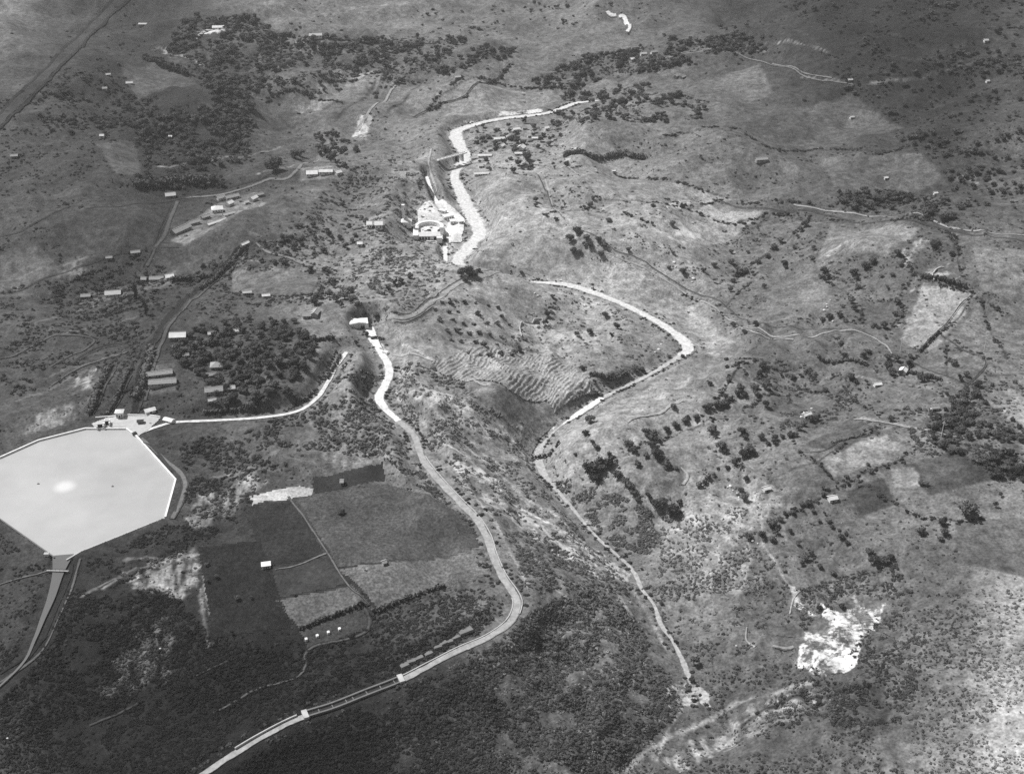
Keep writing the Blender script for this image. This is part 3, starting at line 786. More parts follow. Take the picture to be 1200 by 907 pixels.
# roads and tracks
_k = int(np.argmin(np.hypot(CAN[:, 0] - plane_pt(466, 491, 41)[0], CAN[:, 1] - plane_pt(466, 491, 41)[1])))
_cr = np.column_stack([CAN[_k:, :3], np.interp(np.arange(len(CAN) - _k), [0, 20, 60, len(CAN) - _k], [7.5, 8.5, 9.5, 8.5])]); soft_ribbon("canal_road", smooth_line(_cr, 2.0), 0.36, 0.28, 0.3, 10, 10, core=0.25)
_cw = CAN[:_k + 2].copy()
_cw = np.column_stack([_cw[:, :3], np.interp(np.arange(len(_cw)), [0, len(_cw) * .3, len(_cw) * .7, len(_cw)], [13, 10, 12, 8])])
soft_ribbon("white_road", smooth_line(_cw, 2.0), 0.72, 0.30, 0.2, 11)
_fe = np.column_stack([FEE[:, :3], np.full(len(FEE), 5.6)]); soft_ribbon("reservoir_road", smooth_line(_fe, 2.0), 0.66, 0.3, 0.12, 9)
PATHS = [
 ("strut_band", "-30,172,11 160,-18,12", M_BAND),  # aircraft strut across the view, made up as a dark ground strip
 ("dirt_road", "215,232,4 260,228,4 310,212,4 345,202,4 372,186,4 385,168,4 374,158,3", 0.190),
 ("dirt_road", "100,245,3 160,238,3 215,232,3 290,214,2.4 330,200,2.4", 0.038),
 ("dirt_road", "208,236,4 200,255,4 190,280,4 172,312,4", 0.096),
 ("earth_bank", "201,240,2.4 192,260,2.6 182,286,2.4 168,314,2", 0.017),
 ("dirt_road", "0,344,2.5 40,332,2.5 75,320,2.5 130,300,2 170,292,2 210,290,2", 0.045),
 ("dirt_road", "0,278,2.5 40,262,2.5 82,242,2.5", 0.030),
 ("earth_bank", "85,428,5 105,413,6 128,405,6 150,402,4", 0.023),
 ("dirt_road", "445,377,5 470,373,5 495,362,6 520,345,6 548,328,6 572,322,5 605,322,4 640,328,3", 0.311),
 ("canal_ditch", "452,374,2.2 480,368,2.4 508,349,2.4 535,330,2.4 560,319,2.4 600,318,2", 0.023),
 ("canal_ditch", "462,379,2.4 478,378,2.8 500,366,2.8 508,360,2", 0.019),
 ("footpath", "445,408,2 475,416,2.4 510,425,2.4 540,440,2.2 570,452,2", 0.359),
 ("canal_ditch", "630,205,2 660,255,2 710,285,2 745,302,2.2 790,330,2.2 830,348,2.2 858,365,2.4 882,380,2.4 930,383,2.6 1000,390,2.4", 0.058),
 ("dirt_road", "632,200,2 650,245,2 690,282,2 740,308,2 800,342,2.5 850,372,2.5 880,388,2.5 930,398,2", 0.320),
 ("dirt_road", "840,234,2.4 900,245,2.6 960,250,2.6 1030,260,2.6 1080,262,2.4 1110,270,2.4 1200,284,2.4", 0.051),
 ("dirt_road", "930,240,3 1000,250,3 1060,252,3 1110,266,3 1200,276,3", 0.311),
 ("dirt_road", "875,385,2.5 920,395,2.5 985,388,2.5 1010,390,2.5 1030,400,2.4 1045,415,2", 0.334),
 ("footpath", "1045,415,2 1070,425,2 1100,438,2.2 1135,455,2", 0.041),
 ("dirt_road", "1000,492,2.6 1040,496,2.6 1090,505,2.6 1130,514,2.6", 0.349),
 ("footpath", "1140,345,2 1120,365,2 1103,385,2 1075,412,2.2", 0.051),
 ("footpath", "1103,393,2 1125,408,2 1155,425,2 1130,455,2", 0.051),
 ("footpath", "935,530,1.8 965,528,1.6 990,515,1.8 1020,510,2", 0.038),
 ("footpath", "338,582,2 360,612,2 385,650,2.2 410,688,2 436,712,2", 0.139),
 ("footpath", "322,668,2 360,658,2 385,648,2", 0.184),
 ("footpath", "250,835,2.5 300,808,3 345,795,3 358,780,3.4 357,768,3.4 372,756,3.4 410,748,3 430,738,4 432,722,4 424,710,3", 0.101),
 ("footpath", "105,850,3 140,836,3 165,822,3", 0.060),
 ("footpath", "230,792,2 255,780,2 272,772,2.4", 0.055),
 ("footpath", "0,685,2 30,676,2 58,669,2 74,668,2", 0.157),
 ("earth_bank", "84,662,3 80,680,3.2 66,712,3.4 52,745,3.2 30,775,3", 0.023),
 ("dirt_road", "94,655,3 88,676,3 76,708,3.4 62,740,3.4 40,772,3.4 0,800,3.4", 0.106),
 ("embankment_path", "166,514,4 190,536,5 215,560,7 212,585,7 202,608,5", 0.164),
 ("earth_bank", "160,525,0 176,522,2 196,545,3 212,566,3 204,600,3", 0.041),  # dark ribbon painted for the shaded outer slope of the rim bank
 ("footpath", "798,548,3 805,557,3.4 800,568,3", 0.410),
 ("footpath", "735,495,2 760,487,3 780,480,3 800,470,2", 0.384),
 ("footpath", "1000,100,2 950,92,2 900,75,2 860,62,2", 0.177),
 ("footpath", "905,75,2.5 940,85,2.5 975,92,2.5", 0.190),
 ("footpath", "770,75,2 800,62,2.5 850,58,2.5 880,60,2.5", 0.227),
 ("dirt_road", "230,46,4 245,36,4 262,36,4 268,40,3", 0.410),
 ("dirt_road", "470,95,3 455,112,3 430,135,3 418,155,3", 0.311),
 ("canal_ditch", "598,75,3 572,98,3 540,115,3 500,130,4 485,138,4", 0.045),
 ("footpath", "505,175,2.4 502,190,2.4 505,205,2.4 512,225,2.4", 0.384),
 ("footpath", "610,180,2.5 620,192,2.5 640,196,2.5 680,206,2", 0.311),
 ("footpath", "0,420,2 60,395,2.2 110,400,2 60,430,2", 0.106),
 ("footpath", "60,452,2.4 110,425,3 150,412,3", 0.117),
 ("footpath", "300,285,3 330,300,3.4 385,320,3", 0.227),
 ("footpath", "940,690,2 930,700,2 925,720,2", 0.384),
 ("footpath", "905,757,3 920,760,4 930,758,3", 0.300),
 ("footpath", "875,735,2 874,750,2 885,758,2", 0.311),
 ("canal_ditch", "0,790,3 30,770,3 55,745,3", 0.017),
 ("embankment", "170,470,3 180,430,3 190,402,3.5 212,366,3.5 240,340,3.5 265,316,3.5 290,290,3", 0.092),
 ("cutting_shade", "157,484,9 164,452,13 170,422,12 178,398,9", 0.017),  # these dark ribbons paint the shade of the sunken cuttings
 ("cutting_shade", "126,486,6 140,462,8 153,436,7 157,424,4", 0.012),
 ("cutting_shade", "176,404,9 204,366,11 230,341,12 255,318,11 275,298,9 290,284,6", 0.021),
 ("cutting_shade", "107,486,5 115,462,9 125,442,13 131,428,11", 0.013),
]
for i, (nm, s, m) in enumerate(PATHS):
    path(nm, s, m, 0.34 + 0.006 * i if nm != "strut_band" else 1.2, 0.2, seed=i)
for sgn in (-1, 1):
    W = px_line(PATHS[0][1], straight=True); ribbon("strut_band_edge", W, M_BANDE, 1.35, 3, 0.3, half=2.2, shift=sgn * 9, seed=5 + sgn)  # added darker edges of the strut strip

# apron ground at the works
blob("concrete_apron", "107,497 126,490 150,487 176,487 190,489 175,503 163,511 152,505 112,504", M_PALE, lift=0.5, cell=0.8)
blob("concrete_apron", "489,248 498,238 515,236 530,243 545,258 540,285 500,284 490,276", soil(210, .12), lift=0.9, cell=0.8)

# rice terraces: stepped wet plots with low bunds
_pa = at([570], [450])[0]; _pb = at([610], [450])[0]
def terrace(X, Y):
    u = (X * 0.86 - Y * 0.40) + fbm(X / 26, Y / 40, 201, 2) * 5
    st = 3.3
    u = u + 1.5 * fbm(X / 8, Y / 10, 207, 2)
    ph = (u / st) % 1.0
    gap = fbm(X / 6, Y / 9, 209, 3) > -0.28
    return np.where((ph < 0.34) & gap, 1.05 + 0.5 * fbm(X / 5, Y / 7, 211, 2), 0.1 + 0.3 * (1 - ph)) + 0.15 * fbm(X / 3, Y / 3, 203, 2)
blob("rice_terraces", "505,424 540,413 600,412 640,416 662,427 694,448 692,462 668,470 650,484 640,470 600,461 545,447 515,437", soil(152, .25, .3), lift=0.35, cell=0.6, shape=terrace)
def terrace2(X, Y):
    u = (X * 0.45 + Y * 0.5) + fbm(X / 18, Y / 26, 205, 2) * 7
    return np.where((u / 5.2) % 1.0 < 0.25, 1.1, 0.1)
blob("rice_terraces", "612,505 640,487 652,495 632,515 622,535 610,525", soil(120, .3, .3), lift=0.5, cell=0.7, shape=terrace2)

# ------------------------------------------------------------------ foliage meshes
def leaf_cloud(rng, lobes, n, size, core=True, out_bias=0.6):
    """leaf-sized quads spread through the outer part of several lobes (cx, cy, cz, rx, ry, rz)"""
    Vs, Fs, b0 = [], [], 0
    L = np.array(lobes); wgt = (L[:, 3] * L[:, 4]); wgt = wgt / wgt.sum()
    pick = rng.choice(len(L), n, p=wgt)
    d = rng.normal(size=(n, 3)); d /= np.linalg.norm(d, axis=1)[:, None]
    rr = 0.72 + 0.38 * rng.random(n) ** 0.7
    c = L[pick, :3] + d * L[pick, 3:6] * rr[:, None]
    nrm = d * out_bias + rng.normal(size=(n, 3)) * 0.55 + np.array([0, 0, 0.25]); nrm /= np.linalg.norm(nrm, axis=1)[:, None]
    a = np.cross(nrm, rng.normal(size=(n, 3))); a /= np.linalg.norm(a, axis=1)[:, None]
    bb = np.cross(nrm, a)
    s = size * (0.6 + 0.8 * rng.random(n))[:, None]
    q = np.stack([c - a * s - bb * s * 0.7, c + a * s * 0.8 - bb * s, c + a * s + bb * s * 0.8, c - a * s * 0.9 + bb * s], 1)
    Vs.append(q.reshape(-1, 3)); Fs.append(np.arange(4 * n).reshape(-1, 4)); b0 = 4 * n
    if core:
        for (cx, cy, cz, rx, ry, rz) in lobes:
            k, m_ = 7, 4
            ring = []
            for j in range(m_ + 1):
                th = math.pi * j / m_
                for i in range(k):
                    ph = 2 * math.pi * i / k + 0.4 * j
                    f = 0.62 + 0.16 * rng.random()
                    ring.append((cx + rx * f * math.sin(th) * math.cos(ph), cy + ry * f * math.sin(th) * math.sin(ph), cz + rz * f * math.cos(th)))
            Vs.append(np.array(ring))
            Fs.append(np.array([(b0 + j * k + i, b0 + (j + 1) * k + i, b0 + (j + 1) * k + (i + 1) % k, b0 + j * k + (i + 1) % k) for j in range(m_) for i in range(k)]))
            b0 += len(ring)
    return np.vstack(Vs), np.vstack(Fs)

def make_crown(kind, seed, m):
    rng = np.random.default_rng(seed)
    lob = []
    if kind == "broad":                     # unit tree: 1 high, about 1 wide
        lob.append((0, 0, 0.50, 0.32, 0.32, 0.34))
        for i in range(6):
            a = i * math.pi / 3 + rng.random(); r = 0.22 + 0.1 * rng.random(); s = 0.19 + 0.09 * rng.random()
            lob.append((math.cos(a) * r, math.sin(a) * r, 0.36 + 0.34 * rng.random(), s, s, s * 1.0))
        n, sz = 420, 0.038
    elif kind == "tall":
        for i in range(6):
            s = 0.10 + 0.07 * (1 - abs(i - 2) / 4) + 0.02 * rng.random()
            lob.append((0.06 * rng.normal(), 0.06 * rng.normal(), 0.20 + 0.14 * i, s, s, 0.13))
        n, sz = 260, 0.030
    elif kind == "loose":
        for i in range(6):
            a = rng.random() * 6.3; r = 0.30 * rng.random() ** 0.5; s = 0.13 + 0.08 * rng.random()
            lob.append((math.cos(a) * r, math.sin(a) * r, 0.32 + 0.48 * rng.random(), s, s, s * 0.9))
        n, sz = 280, 0.036
    V, F = leaf_cloud(rng, lob, n, sz)
    return quads_mesh("crown", V, F, m)

def make_trunk(seed, kind):
    r = random.Random(seed); mb = MB()
    mb.tube((0, 0, -0.05), (0.01, 0, 0.30), 0.034, 0.024, 6)
    top = (0.01, 0, 0.30)
    mb.tube(top, (0.0, 0.02, 0.62), 0.023, 0.010, 5)
    for i in range(4):
        a = i * 1.57 + r.random(); k = 0.10 if kind == "tall" else 0.24
        mb.tube(top, (math.cos(a) * k, math.sin(a) * k, 0.50 + 0.12 * r.random()), 0.016, 0.006, 5)
    return mb.mesh("trunk", M_BARK)

TREE = {}
for kind, cnt in (("broad", 5), ("tall", 2), ("loose", 3)):
    TREE[kind] = [(make_trunk(i, kind), make_crown(kind, 100 + 17 * i + len(kind), M_LEAF2 if (kind == "loose" and i == 2) else M_LEAF)) for i in range(cnt)]
QUEUE = []
def add_tree(px, py, size_px, label, group=None, kind="broad"):
    QUEUE.append((px, py, size_px, label, group, kind))
def plant_trees(limit):
    """the trees that show largest as things of their own; what is left over is returned for the far woods"""
    order = sorted(QUEUE, key=lambda q: -q[2])
    rest = []
    for k, (px, py, size_px, label, group, kind) in enumerate(order):
        g0 = at([px], [py + 0.36 * size_px])[0]
        w = size_px * mpp(g0[1])
        if k >= limit:
            rest.append((g0, w)); continue
        h = w * (2.3 if kind == "tall" else 0.78 + 0.22 * random.random())
        tr, cr = TREE[kind][k % len(TREE[kind])]
        o = empty("tree", (g0[0], g0[1], g0[2]), random.random() * 6.28)
        sx = w / (0.55 if kind == "tall" else 1.0)
        o.scale = (sx, sx, h)
        tag(o, label, "tree", group)
        link("trunk", tr, o); link("crown", cr, o)
    return rest
ORD = ["first", "second", "third", "fourth", "fifth", "sixth", "seventh", "eighth", "ninth", "tenth", "eleventh", "twelfth", "thirteenth", "fourteenth", "fifteenth", "sixteenth", "seventeenth", "eighteenth", "nineteenth", "twentieth"]
CLUSTERS = [
 # (where, kind, list of x,y,size)
 ("row on the ravine edge west of the round meadow", "broad", "691,549,20 700,545,20 712,543,14 717,536,17 724,556,13 699,560,12"),
 ("row joining the ravine edge to the pale hill meadow", "broad", "737,520,14 742,526,10 758,506,13 765,511,16 773,516,11 781,503,9 792,498,10 803,492,9 806,488,7 816,488,8"),
 ("knot of trees on the north side of the round meadow", "broad", "747,543,9 757,533,9 764,521,12 769,531,13 776,536,9 781,543,12 792,548,6 770,524,9"),
 ("row along the south edge of the round meadow", "broad", "733,563,11 739,570,13 743,577,10 747,584,8 760,580,11 768,590,13 777,588,12 789,597,17 796,588,8 786,601,10"),
 ("hill slope beside the upper river bend", "broad", "691,491,12 686,507,10 699,523,8 694,517,6 674,532,5 697,459,9 703,462,6"),
 ("upper hedgerow climbing away from the river bend", "broad", "827,477,10 832,475,9 840,474,11 848,472,12 850,463,7 864,461,9 868,455,11 872,462,8 884,453,12 887,461,9 896,451,10 897,473,9"),
 ("open pasture between the two hedgerows", "broad", "835,503,13 838,510,9 845,522,14 848,527,9 869,504,11 873,511,7 830,524,5 892,511,9 908,512,9 789,476,8 832,449,7"),
 ("clump by the rough dyke east of the round meadow", "broad", "879,526,15 870,531,12 862,540,12 868,545,9 852,547,7 841,548,6 837,556,7 874,560,8 872,583,11 868,573,8"),
 ("lower hedgerow rising to the white boulders", "broad", "900,519,7 907,517,8 917,511,7 926,509,9 932,508,8 936,500,10 942,496,8 950,490,10 957,489,9 929,517,7 945,482,7"),
 ("copse above the white quarry scar", "broad", "877,627,11 893,626,11 905,612,14 909,622,12 905,631,10 914,608,9 920,602,8 929,600,7 935,636,6 926,622,6"),
 ("string of trees between the copse and white hut", "broad", "940,590,8 947,589,9 953,598,7 964,571,7 965,579,7 966,601,6 971,609,8 975,617,6 983,620,5 985,629,9 993,635,8 991,625,6 960,610,6"),
 ("trees near the top of the white quarry scar", "broad", "944,652,12 950,648,9 953,655,8 940,660,7 960,663,7 976,671,8 1019,646,11 1024,655,15 1036,656,11 1044,652,9 960,712,8 986,709,8"),
 ("chequered fields in the east", "broad", "1043,490,9 988,517,7 1020,551,8 1017,544,5 1041,543,5 993,565,8 992,558,6 1079,565,9 1085,566,8 1072,603,6 1036,585,5"),
 ("pair of hedge corners below the big round tree", "broad", "1079,622,12 1104,610,12 1106,623,11 1102,630,8 1173,579,8 1167,591,9"),
 ("tree line stepping down the eastern slope", "broad", "907,289,9 899,299,8 888,306,8 915,281,8 919,307,9 921,313,6 935,276,8 931,290,6 943,262,10 938,269,7 952,290,9 951,301,8 876,295,5"),
 ("spinney in the middle of the eastern fields", "broad", "965,316,11 961,323,7 970,323,7 1000,318,11 1003,326,9 1013,311,12 1022,306,10 1005,335,8 1033,323,6 1040,336,7 1045,321,7 1057,335,8 1051,296,9 1055,309,8 1093,286,10 1099,284,7 1115,297,9"),
 ("grove beside the lane in the eastern fields", "broad", "971,371,10 963,374,8 984,369,9 990,374,8 998,352,9 1001,360,9 988,358,7 1000,377,6 1009,367,6 1025,379,6 1036,381,9 1045,379,9 1051,376,8 1049,367,8 1056,369,7 1051,353,9 1036,394,7"),
 ("dark hollow where the eastern lanes meet", "broad", "1041,418,9 1040,428,11 1044,435,10 1051,420,8 1055,436,8 1065,424,10 1066,417,6 1080,443,12 1087,440,8 1117,425,10 1125,442,12 1132,438,8 1108,460,8 1115,466,9 1128,462,9"),
 ("thin row above the pale eastern track", "broad", "989,416,9 1012,416,9 1017,411,7 985,401,8 956,437,6 996,441,10 1003,447,7 1015,447,8 967,456,8 893,429,10 890,437,8 915,437,8 927,441,8 899,447,8"),
 ("trees by the crook of the old meadow lane", "broad", "676,270,12 668,279,11 687,278,9 691,287,9 672,293,9 679,294,6 708,286,9 704,297,9 701,281,8 683,286,7"),
 ("sparse pasture trees under the far village", "broad", "628,234,7 628,240,6 692,239,8 695,232,5 680,244,6 659,244,5 640,251,5 651,256,6 713,257,8 765,261,8 765,240,7 788,262,8 736,293,6 789,296,5 611,319,5 649,222,5"),
 ("bushy slope north of the meadow lane", "broad", "800,318,9 784,313,6 825,316,7 837,310,8 857,295,6 857,306,9 866,318,12 873,317,9 881,320,8 859,328,8 836,328,7 856,339,7 895,335,7 863,322,7"),
 ("trees by the foot of the meadow lane", "broad", "845,367,6 859,380,8 872,389,7 885,379,8 851,421,6 852,429,6 863,428,7 872,433,6 855,445,6"),
 ("bluff inside the river loop", "broad", "648,347,6 643,361,8 641,368,8 639,377,11 676,391,7 691,388,9 723,382,9 716,391,9 709,369,8 604,412,9 609,410,6 683,431,7 616,397,6 632,396,5 771,419,6 784,417,6 800,417,6"),
 ("thicket under the river bend's steep bank", "broad", "715,439,10 727,438,10 744,431,9 752,432,8 713,448,7 735,436,8 705,440,7 697,447,7"),
 ("dark clump where the canal lane passes the river", "broad", "541,319,12 549,316,14 556,321,10 545,326,9 561,316,7"),
 ("steep bank above the white flume", "broad", "369,351,13 375,346,10 404,345,14 413,351,12 420,356,10 394,349,11 386,344,10 400,357,9 411,340,9 428,369,8 441,369,8 418,370,7"),
 ("scrubby hillside between flume and powerhouse", "loose", "463,331,10 455,336,9 470,329,8 481,323,8 449,346,8 459,342,7 440,395,6 417,400,9 363,418,8 360,397,8 430,392,6"),
 ("bank of the upper village stream", "broad", "559,166,7 572,160,8 580,168,7 615,141,11 626,149,7 596,147,6 618,184,12 645,163,8"),
 ("lone tree above the upper cottages", "broad", "321,193,19 326,189,11 314,194,10"),
 ("pair of wide dark trees by the white cottages", "broad", "346,181,12 352,179,11 388,186,13 396,190,12 404,193,8 392,180,8"),
 ("bottom of the ravine beside the stream mouth", "broad", "813,772,17 810,796,8 806,806,7 775,706,6 780,548,6"),
 ("scattered over the dark ploughed plots", "broad", "399,600,8 402,599,6 243,661,7 243,680,6 254,675,6 278,700,8 295,699,7 272,740,8 249,754,7"),
]
def ordinals(where, pts):
    pts = sorted(pts)
    return pts
add_tree(1132, 596, 24, "large solitary round tree with grey crown in the eastern fields", None, "broad")
for where, kind, s in CLUSTERS:
    pts = sorted([tuple(float(v) for v in t.split(',')) for t in s.split()])
    many = len(pts) > len(ORD)
    big = max(p[2] for p in pts)
    art = where if where.split()[0] not in () else where
    for i, (x, y, sz) in enumerate(pts):
        if many:
            lab = "rounded dark tree of the " + art
        else:
            adj = "largest " if sz == big and sum(p[2] == big for p in pts) == 1 else ""
            lab = (adj + "dark tree, " + ORD[i] + " from left, " + art)
        add_tree(x, y, sz, " ".join(lab.split()[:16]), "trees: " + where, kind if i % 4 else ("loose" if kind == "broad" and i % 8 == 4 else kind))

def clear_of(G, m=0.0):
    """ground points that are not on water, road or works"""
    x, y = G[:, 0], G[:, 1]
    ok = ~in_poly(x, y, RES)
    d, _ = seg_dist(x, y, RESC); ok &= d > 9 + m
    for P, hwid in ((CAN, 6.0), (FEE, 4.0), (TAI, 4.5), (INL, 7.5)):
        d, _ = seg_dist(x, y, P[::4, :2]); ok &= d > hwid + m
    d, par = seg_dist(x, y, RIV[::3, :2])
    w = RIV[::3, 3][np.clip(par.astype(int), 0, len(RIV[::3]) - 1)]
    ok &= d > w * 0.5 * mpp(y) + 1.0 + m
    return ok
HOUSE_SPOTS = []
def scatter(poly, n, clump=None, thr=-0.1, seed=0, avoid=True):
    rng = np.random.default_rng(seed)
    P = parse(poly) if isinstance(poly, str) else poly
    x0, y0 = P.min(0); x1, y1 = P.max(0)
    out = []
    k = int(n * (x1 - x0) * (y1 - y0) / max(1.0, abs(0.5 * np.sum(P[:, 0] * np.roll(P[:, 1], 1) - P[:, 1] * np.roll(P[:, 0], 1)))) * (1.9 if clump else 1.15)) + 8
    px = rng.uniform(x0, x1, k); py = rng.uniform(y0, y1, k)
    ok = in_poly(px, py, P); px, py = px[ok], py[ok]
    if avoid:
        for s, t, v in FIELDS:
            ok = ~in_poly(px, py, parse(s)) | (rng.random(len(px)) < (0.0 if t < 100 else 0.12)); px, py = px[ok], py[ok]
    if len(px) == 0: return np.zeros((0, 3)), px, py
    G = at(px, py)
    ok = clear_of(G)
    if clump: ok &= fbm(G[:, 0] / clump, G[:, 1] / clump, 400 + seed, 3) > thr
    return G[ok][:n], px[ok][:n], py[ok][:n]
GROVES = [  # dense stands: each tree still a tree
 ("orchard grove beside the reservoir road", "205,405 235,378 300,372 345,378 372,398 362,430 340,462 300,474 252,478 240,440 205,425", 95, 8, 13, 8),
 ("dark wood in the north west valley", "155,165 178,140 215,130 262,138 262,165 240,188 205,190 175,180", 52, 7, 11, 9),
 ("village trees by the upper river", "552,170 590,150 640,148 655,165 650,200 560,200", 16, 6, 9, 10),
]
GROVE_MARKS = [
 [(215, 400, "dark crowded orchard tree round the bright white roofed house"), (262, 384, "dark crowded orchard tree behind the long pale upper house"), (320, 390, "dark crowded tree in the north east of the orchard"),
  (254, 425, "dark crowded orchard tree round the square grey house"), (315, 435, "dark crowded tree in the middle east of the orchard"), (220, 430, "dark crowded orchard tree beside the two long sheds"),
  (262, 466, "dark crowded orchard tree round the southern grey roofed house"), (330, 465, "dark crowded tree in the south east corner of the orchard")],
 [(175, 160, "dark tree in the west of the north west valley wood"), (200, 150, "dark tree round the white hut inside the north west wood"), (235, 145, "dark tree at the north east of the north west valley wood"), (245, 172, "dark tree at the south east of the north west valley wood"), (205, 180, "dark tree on the south edge of the north west valley wood")],
 [(600, 170, "tree among the white houses of the upper village")]]
for gi, (where, poly, n, a, c, sd) in enumerate(GROVES):
    G, px, py = scatter(poly, n * 3, seed=600 + gi, avoid=False)
    kept = []
    for x, y in zip(px, py):
        if all((x - u) ** 2 + ((y - w) * 1.4) ** 2 > (0.52 * a) ** 2 * 1.0 for u, w in kept):
            kept.append((x, y))
        if len(kept) >= n: break
    for x, y in kept:
        near = min(GROVE_MARKS[gi], key=lambda q: (q[0] - x) ** 2 + (q[1] - y) ** 2)[2]
        add_tree(x, y, random.uniform(a, c), near, "trees: " + near, "broad")
for x, y, s in ((160, 346, 9), (172, 352, 8), (171, 366, 9), (164, 368, 8), (166, 338, 7)):
    add_tree(x, y, s, "slender tall tree in the knot above the penstock cutting", "tall trees above the penstock cutting", "tall")
REST = plant_trees(300)
print("trees", len(QUEUE), "left over", len(REST))

# ------------------------------------------------------------------ uncountable scrub and far woods
def kinds_collection(name, meshes):
    c = bpy.data.collections.new(name)
    for i, me in enumerate(meshes):
        o = bpy.data.objects.new(name + "_kind", me); c.objects.link(o)
    return c
def make_bush(seed, m):
    rng = np.random.default_rng(seed)
    lob = [(0.22 * rng.normal(), 0.22 * rng.normal(), 0.28 + 0.12 * rng.random(), 0.3 + 0.1 * rng.random(), 0.3 + 0.1 * rng.random(), 0.28) for _ in range(4)]
    V, F = leaf_cloud(rng, lob, 70, 0.085)
    return quads_mesh("bush", V, F, m)
KB = kinds_collection("bush", [make_bush(900 + i, M_BUSH) for i in range(6)])
KB_D, KB_L, KB_P = 0.62, 0.72, 1.75      # how dark the leaves are against the ground cover they grow in
KT = kinds_collection("far_tree", [TREE["broad"][0][1], TREE["broad"][1][1], TREE["broad"][3][1], TREE["loose"][0][1]])
WOODS = [("215,20 300,20 340,60 300,110 220,100 195,60", 420, -.2), ("240,90 290,95 300,150 270,190 250,140", 160, -.2), ("300,40 560,45 620,60 560,80 480,100 420,110 300,110", 620, 0), ("150,130 262,120 300,190 170,195", 200, -.2), ("620,95 690,65 800,50 870,40 900,60 820,75 760,85 700,95 660,115", 320, -.1),
 ("660,110 760,100 830,120 820,140 760,145 700,140 640,160", 260, 0), ("980,228 1040,222 1110,235 1120,260 1060,255 990,245", 120, -.2), ("1085,490 1150,470 1200,500 1200,565 1130,555 1090,520", 160, -.1), ("900,0 1200,0 1200,90 1050,90 980,40", 260, 0), ("960,60 1200,70 1200,200 1060,170 1000,120", 240, .05), ("550,150 650,145 680,200 560,200", 90, -.1)]
def gn_scatter(name, G, scale, coll, squash=0.8, tones=None):
    me = bpy.data.meshes.new(name)
    me.vertices.add(len(G)); me.vertices.foreach_set("co", np.asarray(G, np.float32).ravel())
    rng = np.random.default_rng(len(G))
    a = me.attributes.new("turn", 'FLOAT_VECTOR', 'POINT')
    r = np.zeros((len(G), 3), np.float32); r[:, 2] = rng.uniform(0, 6.28, len(G)); a.data.foreach_set("vector", r.ravel())
    a = me.attributes.new("size", 'FLOAT_VECTOR', 'POINT')
    s = np.repeat(np.asarray(scale, np.float32)[:, None], 3, 1); s[:, 2] *= squash * rng.uniform(0.7, 1.2, len(G)); a.data.foreach_set("vector", s.ravel().astype(np.float32))
    if tones is not None:
        a = me.attributes.new("tone", 'FLOAT', 'POINT'); a.data.foreach_set("value", np.asarray(tones, np.float32))
    o = link(name, me); o["kind"] = "stuff"
    ng = bpy.data.node_groups.new(name, 'GeometryNodeTree')
    ng.interface.new_socket("Geometry", in_out='INPUT', socket_type='NodeSocketGeometry')
    ng.interface.new_socket("Geometry", in_out='OUTPUT', socket_type='NodeSocketGeometry')
    n, l = ng.nodes, ng.links
    gi = n.new("NodeGroupInput"); go = n.new("NodeGroupOutput")
    ip = n.new("GeometryNodeInstanceOnPoints")
    ci = n.new("GeometryNodeCollectionInfo"); ci.inputs["Collection"].default_value = coll
    ci.inputs["Separate Children"].default_value = True; ci.inputs["Reset Children"].default_value = True
    ip.inputs["Pick Instance"].default_value = True
    at1 = n.new("GeometryNodeInputNamedAttribute"); at1.data_type = 'FLOAT_VECTOR'; at1.inputs[0].default_value = "turn"
    at2 = n.new("GeometryNodeInputNamedAttribute"); at2.data_type = 'FLOAT_VECTOR'; at2.inputs[0].default_value = "size"
    l.new(gi.outputs[0], ip.inputs["Points"]); l.new(ci.outputs[0], ip.inputs["Instance"])
    l.new(at1.outputs[0], ip.inputs["Rotation"]); l.new(at2.outputs[0], ip.inputs["Scale"])
    l.new(ip.outputs[0], go.inputs[0])
    md = o.modifiers.new("scatter", 'NODES'); md.node_group = ng
    return o
